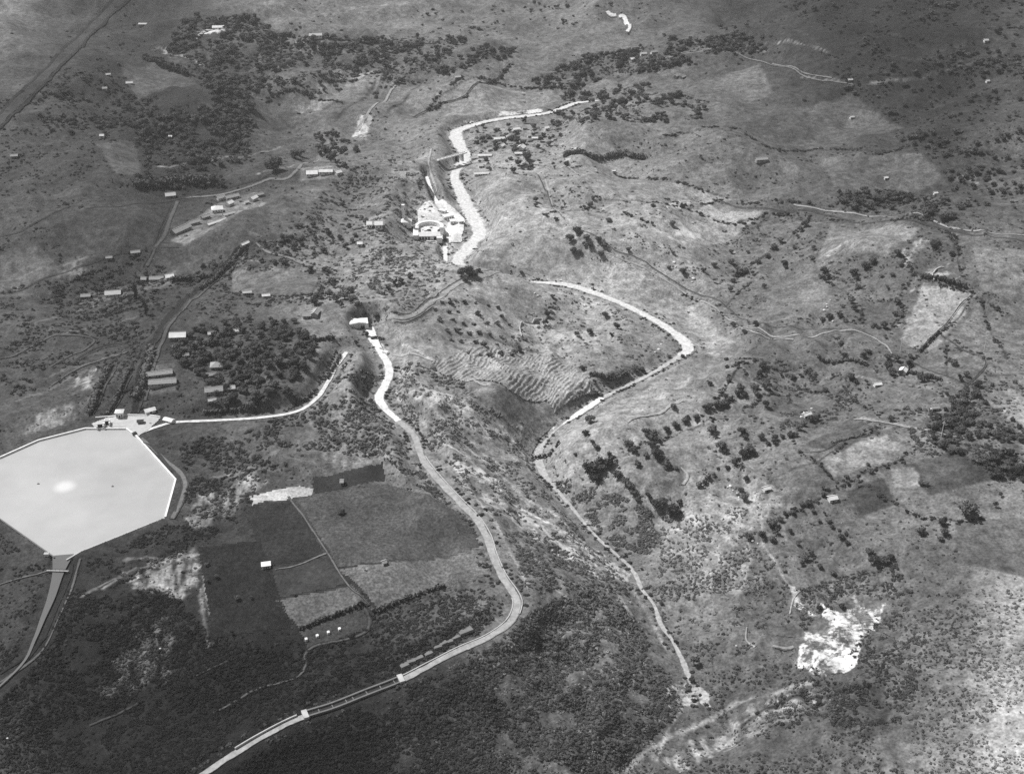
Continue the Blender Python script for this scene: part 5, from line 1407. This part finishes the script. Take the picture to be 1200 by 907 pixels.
# reservoir rim: a bright coping on the far and right sides, a low earthen lip elsewhere
rim = empty("reservoir_wall", (RES[6][0], RES[6][1], 41)); tag(rim, "white concrete rim round the pale reservoir", "reservoir wall")
def child_world(mb, name, m, parent):
    o = mb.build(name, m, parent); o.location = -Vector(parent.location); return o
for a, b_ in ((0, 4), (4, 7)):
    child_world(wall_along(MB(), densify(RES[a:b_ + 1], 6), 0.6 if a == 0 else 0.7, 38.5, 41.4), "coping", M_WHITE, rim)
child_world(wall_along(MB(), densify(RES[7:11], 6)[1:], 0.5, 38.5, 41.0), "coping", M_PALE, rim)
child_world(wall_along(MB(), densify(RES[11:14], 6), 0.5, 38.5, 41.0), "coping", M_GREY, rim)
for i, (x, y) in enumerate(((45, 567), (132, 570))):
    p = plane_pt(x, y, 40); o = empty("float", (p[0], p[1], 40.0)); tag(o, ("left", "right")[i] + " dark float on the reservoir water", "float", "floats on the reservoir")
    mb = MB(); mb.frustum(0, 0, -0.3, 0.25, 1.0, 0.7, 0.8, 0.5); mb.build("raft", M_TIMBER, o)
    MB().tube((0, 0, 0.25), (0, 0, 1.6), 0.12, 0.08).build("post", M_TIMBER, o)
# footbridge over the inlet canal
p0 = plane_pt(58, 668, 41); p1 = plane_pt(77, 668.5, 41); c = (p0 + p1) / 2; L = float(np.linalg.norm(p1 - p0)) + 4
fb = empty("footbridge", (c[0], c[1], 40.2), math.atan2(p1[1] - p0[1], p1[0] - p0[0])); tag(fb, "narrow footbridge over the canal below the reservoir", "footbridge")
MB().box(-L / 2, L / 2, -0.6, 0.6, 0.5, 0.75).build("deck", M_PALE, fb)
for s in (-1, 1):
    m_ = MB().box(-L / 2, L / 2, s * .55 - .05, s * .55 + .05, 1.55, 1.65)
    for k in range(6): m_.box(-L / 2 + k * L / 5 - .06, -L / 2 + k * L / 5 + .06, s * .55 - .045, s * .55 + .045, .75, 1.56)
    m_.build("railing", M_TIMBER, fb)
for x, y, lab in ((55, 651, "small white sluice block left of the canal mouth"), (85, 652, "small pale sluice block right of the canal mouth")):
    g = at([x], [y])[0]; o = empty("sluice_block", tuple(g)); tag(o, lab, "sluice block")
    MB().box(-1.5, 1.5, -1, 1, -1, 1.8).build("block", M_WHITE, o); MB().box(-1.7, 1.7, -1.2, 1.2, 1.8, 2.1).build("cap", M_PALE, o)
# intake works on the apron
def works(name, px, py, rot, label, parts, cat=None):
    g = at([px], [py])[0]; o = empty(name, tuple(g), math.radians(rot)); tag(o, label, cat or name.replace("_", " "))
    for nm, mb, m_ in parts: mb.build(nm, m_, o)
    return o
works("gate_house", 141, 488, 5, "white gate house in the middle of the intake apron", [
    ("wall", MB().box(-3, 3, -2.5, 2.5, -.5, 5), M_WHITE), ("roof", hip_roof(MB(), 6, 5, 5.02, 1.4), M_WHITE), ("door", MB().box(-.6, .6, -2.58, -2.4, 0, 2.2), M_DARK),
    ("window", MB().box(1.4, 2.3, -2.57, -2.4, 1.6, 3), M_DARK), ("window", MB().box(-2.3, -1.4, -2.57, -2.4, 1.6, 3), M_DARK)])
works("sluice_gate", 118, 501, 12, "left dark sluice opening between white piers", [
    ("pier", MB().box(-3, -1.9, -2.2, 2.2, -1, 3), M_WHITE), ("pier", MB().box(1.9, 3, -2.2, 2.2, -1, 3), M_WHITE), ("gate", MB().box(-1.88, 1.88, -.2, .2, -1, 2.6), M_DARK), ("beam", MB().box(-3, 3, -.5, .5, 3.01, 3.5), M_PALE)])
works("sluice_gate", 126, 498, 12, "right dark sluice opening next to the gate house", [
    ("pier", MB().box(-2.4, -1.5, -3, 3, -1, 3.6), M_WHITE), ("pier", MB().box(1.5, 2.4, -3, 3, -1, 3.6), M_WHITE), ("gate", MB().box(-1.48, 1.48, -.2, .2, -1, 3.2), M_DARK), ("beam", MB().box(-2.4, 2.4, -.5, .5, 3.61, 4.1), M_PALE)])
works("valve_hut", 165, 496, 8, "dark roofed valve hut on the right of the apron", [
    ("wall", MB().box(-2.2, 2.2, -1.6, 1.6, -.5, 2.6), M_GREY), ("roof", gable_roof(MB(), 4.4, 3.2, 2.6, 1.0), M_TIMBER), ("door", MB().box(-.5, .5, -1.66, -1.5, 0, 1.9), M_DARK)])
works("valve_hut", 158, 510, 40, "tiny dark hut where the road meets the reservoir rim", [
    ("wall", MB().box(-1.4, 1.4, -1.2, 1.2, -.5, 2.4), M_TIMBER), ("roof", hip_roof(MB(), 2.8, 2.4, 2.42, .8, .3), M_TIMBER), ("door", MB().box(-.4, .4, -1.26, -1.1, 0, 1.8), M_DARK)])
works("equipment_shed", 176, 483, 30, "tilted white roofed shed behind the intake apron", [
    ("wall", MB().box(-4, 4, -2.5, 2.5, -.5, 2.6), M_WALL), ("roof", gable_roof(MB(), 8, 5, 2.6, 1.4), M_WHITE), ("door", MB().box(-.7, .7, -2.56, -2.4, 0, 2.1), M_DARK)])
works("equipment_shed", 198, 494, -25, "white roofed shed where the reservoir road begins", [
    ("wall", MB().box(-4, 4, -2, 2, -.5, 2.2), M_WALL), ("roof", gable_roof(MB(), 8, 4, 2.2, 1.0), M_WHITE), ("door", MB().box(-.7, .7, -2.06, -1.9, 0, 1.9), M_DARK)])
o = empty("apron_wall", tuple(at([178], [492])[0])); tag(o, "white wall running along the back of the intake apron", "wall")
child_world(wall_along(MB(), densify(at([112, 150, 176, 188], [490, 487, 487, 489])[:, :2], 5), .4, 39.5, 42.6), "wall_face", M_WHITE, o)
# white flume tank at the head of the canal road
cn = at([404, 412, 431, 432, 421, 405], [373, 371, 379, 386, 385, 379]); c = cn.mean(0)
o = empty("flume_tank", tuple(c)); tag(o, "bright white flume tank at the head of the canal road", "tank")
MB().prism([(x - c[0], y - c[1]) for x, y, z in cn], -4, 1.6).build("tank_body", M_WHITE, o)
MB().prism([((x - c[0]) * .82, (y - c[1]) * .82) for x, y, z in cn], 1.6, 1.9).build("cover_slab", M_WHITE, o)
MB().box(5, 8.5, -8.2, -6.4, -2, 1.0).build("outlet", M_DARK, o)
works("valve_box", 437, 397, 20, "dark valve box beside the white road below the flume", [("box", MB().box(-2, 2, -1.3, 1.3, -1, 1.4), M_DARK), ("lid", MB().box(-2.2, 2.2, -1.5, 1.5, 1.41, 1.7), M_TIMBER)])
works("spoil_block", 452, 414, -35, "white concrete block on the outer edge of the white road", [("block", MB().frustum(0, 0, -1, 1.8, 3.4, 2.2, 2.8, 1.7), M_WHITE), ("cap", MB().box(-2.4, 2.4, -1.4, 1.4, 1.81, 2.1), M_WHITE)])
# canal: low white wall on the edge of the road, then the aqueduct across the side ravine
i0, i1, i2, i3 = idx_near(CAN, 494, 536), idx_near(CAN, 606, 709), idx_near(CAN, 466, 798), idx_near(CAN, 358, 841)
o = empty("canal_wall", tuple(CAN[i0, :3])); tag(o, "thin white wall on the outer edge of the upper canal road", "canal wall")
child_world(wall_along(MB(), CAN[i0:i1 + 3, :3], .28, 40.0, 41.8, 3.3), "coping", M_PALE, o)
o = empty("canal_wall", tuple(CAN[i2, :3])); tag(o, "bright white wall on the hill side of the lower canal road", "canal wall")
child_world(wall_along(MB(), CAN[i1 - 2:i2 + 1, :3], .3, 39.8, 41.6, -2.8), "coping", M_PALE, o)
o = empty("canal_wall", tuple(CAN[i3, :3])); tag(o, "grey canal wall beyond the aqueduct towards the frame edge", "canal wall")
child_world(wall_along(MB(), CAN[i3 + 1:idx_near(CAN, 270, 886), :3], .35, 39.8, 41.7, -2.4), "coping", M_PALE, o)
aq = empty("aqueduct", tuple(CAN[(i2 + i3) // 2, :3])); tag(aq, "narrow aqueduct with cross beams over dark water", "aqueduct")
A_ = CAN[i2:i3 + 1, :3]
child_world(wall_along(MB(), A_, .55, 38.5, 42.2, -2.6), "side_wall", M_GREY, aq)
child_world(wall_along(MB(), A_, .55, 38.5, 42.0, 1.9), "side_wall", M_GREY, aq)
child_world(wall_along(MB(), A_, 1.5, 38.5, 41.2, -.35), "canal_water", M_DWATER, aq)
for k in range(1, 8):
    q = A_[int(k * (len(A_) - 1) / 8)]; tq = A_[min(len(A_) - 1, int(k * (len(A_) - 1) / 8) + 1)] - q; ang = math.atan2(tq[1], tq[0])
    o = MB().box(-.3, .3, -2.2, 2.9, 0.6, 1.0).build("cross_beam", M_GREY, aq)
    o.location = Vector((q[0], q[1], q[2])) - Vector(aq.location) ; o.rotation_euler = (0, 0, ang + math.pi)
for q, s in ((A_[0], 1), (A_[-1], 1)):
    tq = (A_[3] - A_[0]) if q is A_[0] else (A_[-1] - A_[-4]); ang = math.atan2(tq[1], tq[0])
    o = MB().box(-1.6, 1.6, -3.6, 3.2, -3, 2.0).build("end_block", M_PALE, aq); o.location = Vector((q[0], q[1], q[2])) - Vector(aq.location); o.rotation_euler = (0, 0, ang)
# stone slabs of the retaining wall above the lower canal road
rt = empty("retaining_wall", tuple(at([512], [762])[0])); tag(rt, "row of pale square slabs retaining the bank above the canal road", "retaining wall")
slab_me = MB().frustum(0, 0, -.8, .5, 2.9, 2.6, 2.6, 2.3).mesh("slab", M_GREY)
slab_me2 = MB().frustum(0, 0, -.8, .6, 4.8, 4.4, 4.5, 4.1).mesh("slab", M_GREY)
for x, y, big in ((474, 780, 0), (482, 775, 0), (491, 771, 0), (502, 766, 0), (513, 758, 0), (519, 754, 0), (526, 752, 0), (534, 747, 0), (545, 739, 1)):
    g = at([x], [y])[0]; o = link("slab", slab_me2 if big else slab_me, rt)
    o.location = Vector(g) - Vector(rt.location) + Vector((0, 0, .5)); o.rotation_euler = (-.28, -.1, math.radians(24 + random.uniform(-6, 6)))
# powerhouse
g = at([508], [283])[0]
ph = empty("powerhouse", tuple(g), math.radians(3)); tag(ph, "white powerhouse with a curved wall round its dark pit", "powerhouse")
MB().box(-22, -17, 0.5, 30, -1, 7).build("side_wing", M_WALL, ph)
MB().box(-22.4, -16.6, .1, 30.4, 7.01, 7.5).build("roof", M_WHITE, ph)
MB().box(-16.9, 7, 2, 12, -1, 6).build("main_hall", M_WALL, ph)
gr = MB(); gable_roof(gr, 24, 10, 0, 2.4); o = gr.build("roof", M_WHITE, ph); o.location = (-5, 7, 6.02)
mb = MB(); n = 20
V = []
for i in range(n + 1):
    a = math.radians(-20 + 220 * i / n)
    for r_, z_ in ((13, -1), (16.5, -1), (16.5, 8), (13, 8)): V.append((-5 + r_ * math.cos(a), 25 + r_ * math.sin(a), z_))
F_ = [(4 * i + j, 4 * i + 4 + j, 4 * i + 4 + (j + 1) % 4, 4 * i + (j + 1) % 4) for i in range(n) for j in range(4)]
mb.add(V, [f[::-1] for f in F_] + [(0, 1, 2, 3), (4 * n + 3, 4 * n + 2, 4 * n + 1, 4 * n)]).build("curved_wall", M_WHITE, ph)
mb = MB(); V = []
for i in range(n + 1):
    a = math.radians(-10 + 200 * i / n)
    for r_, z_ in ((9.5, .3), (12.95, .3), (12.95, 2.2), (9.5, 2.2)): V.append((-5 + r_ * math.cos(a), 25 + r_ * math.sin(a), z_))
mb.add(V, [f[::-1] for f in F_]).build("dark_trough", M_DARK, ph)
MB().tube((-5, 25, 0), (-5, 25, 3.2), 2.6, 2.4, 12).build("turbine_pit", M_DARK, ph)
MB().box(-2.2, -.2, 14, 20, .2, 2.6).build("pipe_gallery", M_DARK, ph)
for i in range(4): MB().box(-15.5 + i * 3.2, -13.6 + i * 3.2, 1.92, 2.1, 1.5, 4.5).build("window", M_DARK, ph)
MB().box(.5, 3.2, 1.9, 2.1, -.5, 4.6).build("door", M_DARK, ph)
MB().box(3.6, 9.5, -3.5, 1.7, -1, 5.4).build("entrance_block", M_WHITE, ph)
MB().box(10.5, 14.5, 2, 13, -1, 2).build("tail_pit", M_DARK, ph)
for px, py, L_, W_, h_, r_, lab in ((525, 258, 12, 7, 6, 30, "white switch house right of the curved wall"), (531, 263, 7, 6, 5, 10, "small white switch house nearest the river"), (519, 250, 8, 5, 4, -30, "white shed beside the curved wall top"), (540, 262, 6, 5, 4, 20, "white pump hut on the river bank")):
    house(px, py, L_, W_, h_, r_, M_WHITE, M_WALL, lab, "switch_house" if "switch" in lab else "pump_hut", "flat")
t = empty("surge_tower", tuple(at([476], [265])[0])); tag(t, "slim white tower rising from a square base", "tower")
MB().box(-5, 6, -4, 5, -1, 6).build("base_building", M_WHITE, t)
o = hip_roof(MB(), 11, 9, 6.02, 3.2).build("roof", M_WHITE, t); o.location = (.5, .5, 0)
MB().frustum(-2.6, 1, 9, 22, 1.3, 1.3, 1.0, 1.0).build("shaft", M_WHITE, t)
MB().frustum(-2.6, 1, 22, 25, 1.9, 1.9, 1.7, 1.7).build("cap", M_WHITE, t)
MB().box(-.6, .6, -4.07, -3.9, 0, 2.4).build("door", M_DARK, t)
# weir bridge
p0 = at([514], [190])[0]; p1 = at([545], [191])[0]; c = (p0 + p1) / 2; L = float(np.linalg.norm((p1 - p0)[:2])) + 4
zt = max(p0[2], p1[2]) + 2.0
wb = empty("weir_bridge", (c[0], c[1], zt), math.atan2(p1[1] - p0[1], p1[0] - p0[0])); tag(wb, "pale bridge deck on piers across the upper river", "bridge")
MB().box(-L / 2, L / 2, -2.2, 2.2, 0, .7).build("deck", M_WHITE, wb)
for x in (2, 9, 16): MB().box(x - .9, x + .9, -2.6, 2.6, -9, -.01).build("pier", M_PALE, wb)
for s in (-1, 1): MB().box(-L / 2, L / 2, s * 2.1 - .15, s * 2.1 + .15, .71, 1.7).build("parapet", M_WHITE, wb)
MB().box(2.9, 8.1, -.5, .5, -8, -.02).build("gate", M_DARK, wb)
# broken enclosure on the bluff and one in the east
def ruin(s, label, h=2.2):
    W = px_line(s, 4.0); G = densify(at(parse(s)[:, 0], parse(s)[:, 1])[:, :2], 3.0)
    o = empty("ruined_wall", (G[0][0], G[0][1], float(H(*G[0])))); tag(o, label, "wall")
    zz = H(G[:, 0], G[:, 1]); rr = np.random.default_rng(len(G)).uniform(.5, 1.2, len(G)) * h
    child_world(wall_along(MB(), G, .5, zz - 1, zz + rr), "wall_face", M_PALE, o)
ruin("611,395 609,384 612,378", "short white wall stub on the west of the bluff enclosure")
ruin("614,378 626,376 635,374 637,384", "pale angled wall of the square enclosure on the bluff")
ruin("1094,330 1092,322 1098,316 1106,314", "broken white wall at the head of the pale eastern field")
# boulders by the lower hedgerow
rk = []
for v in range(3):
    mb = MB(); rng = random.Random(v)
    V = []; F_ = []
    for j in range(5):
        th = math.pi * (j + .3) / 5.2
        for i in range(7):
            r_ = .8 + .35 * rng.random(); V.append((r_ * math.sin(th) * math.cos(i * .9), r_ * math.sin(th) * math.sin(i * .9), .75 * r_ * math.cos(th)))
    F_ = [(j * 7 + i, (j + 1) * 7 + i, (j + 1) * 7 + (i + 1) % 7, j * 7 + (i + 1) % 7) for j in range(4) for i in range(7)] + [tuple(range(7)), tuple(range(28, 35))[::-1]]
    rk.append(mb.add(V, F_).mesh("boulder", M_ROCK))
BOULD = [("939,489,4 943,484,4 949,483,3 951,479,3", "white boulder beside the hut by the lower hedgerow", "boulders by the lower hedgerow"),
 ("856,570,4 859,575,3 864,578,3 866,583,3 853,571,3 878,631,3 882,634,3 888,637,2.4", "pale boulder on the eroded slope west of the copse", "boulders on the slope west of the copse"),
 ("976,377,3 969,360,3 966,364,4 969,357,3 973,352,2.5", "white boulder beside the grove by the eastern lane", "boulders beside the eastern lane grove"),
 ("790,308,4 792,313,3 813,327,5 811,331,3", "white boulder in the bushy slope north of the lane", "boulders north of the meadow lane"),
 ("772,410,4 775,404,3 768,413,3", "white boulder on the inner bank of the river bend", "boulders at the river bend"),
 ("630,347,3 627,344,3", "white boulder at the north foot of the bluff", "boulders under the bluff"),
 ("162,678,4 197,690,4 188,760,3 150,780,3 30,774,3 9,865,3", "pale boulder in the dark western scrub", "boulders in the western scrub"),
 ("863,757,3 884,758,3", "white boulder west of the quarry scar", "boulders west of the quarry scar")]
for s, lab, grp in BOULD:
    for k, (x, y, sz) in enumerate(tuple(float(v) for v in t_.split(',')) for t_ in s.split()):
        g = at([x], [y])[0]; o = link("boulder", rk[k % 3]); w = sz * .5 * mpp(g[1])
        o.location = (g[0], g[1], g[2] + .3 * w); o.scale = (w, w * .9, w * .8); o.rotation_euler = (0, 0, random.random() * 6)
        tag(o, lab, "boulder", grp)
# slender pale poles along the works
pole_me = MB().tube((0, 0, -1), (0, 0, 14), .35, .22, 6).mesh("pole", M_WALL); arm_me = MB().box(-1.3, 1.3, -.12, .12, 12.6, 12.9).mesh("arm", M_WALL)
for x, y, lab in ((501, 172, "pale pole beside the path above the weir bridge"), (478, 210, "pale pole between the cottages and powerhouse"), (552, 130, "pale pole standing just above the upper river bend"), (600, 92, "pale pole on the far smooth field"), (1055, 412, "pale pole by the hollow where lanes meet"), (1153, 412, "pale pole in the field beyond the lane fork"), (163, 402, "pale pole beside the slender tall trees"), (1103, 512, "pale pole by the eastern dirt road")):
    g = at([x], [y])[0]; o = empty("utility_pole", tuple(g)); tag(o, lab, "pole", "pale poles"); link("pole", pole_me, o); link("crossarm", arm_me, o)

# ------------------------------------------------------------------ the hazy air
if HAZE_DENSITY > 0:
    me = MB().box(-14500, 14500, -900, 15000, float(GZ.min()) - 3, 640).mesh("haze", None)
    hm = bpy.data.materials.new("haze"); hm.use_nodes = True
    n, l = hm.node_tree.nodes, hm.node_tree.links; n.clear()
    vo = n.new("ShaderNodeVolumePrincipled"); vo.inputs["Density"].default_value = HAZE_DENSITY; vo.inputs["Color"].default_value = (.9, .9, .9, 1)
    vo.inputs["Anisotropy"].default_value = 0.2
    ou = n.new("ShaderNodeOutputMaterial"); l.new(vo.outputs[0], ou.inputs["Volume"])
    me.materials.append(hm); tag(link("haze", me), kind="stuff")
print("objects", len(bpy.data.objects))
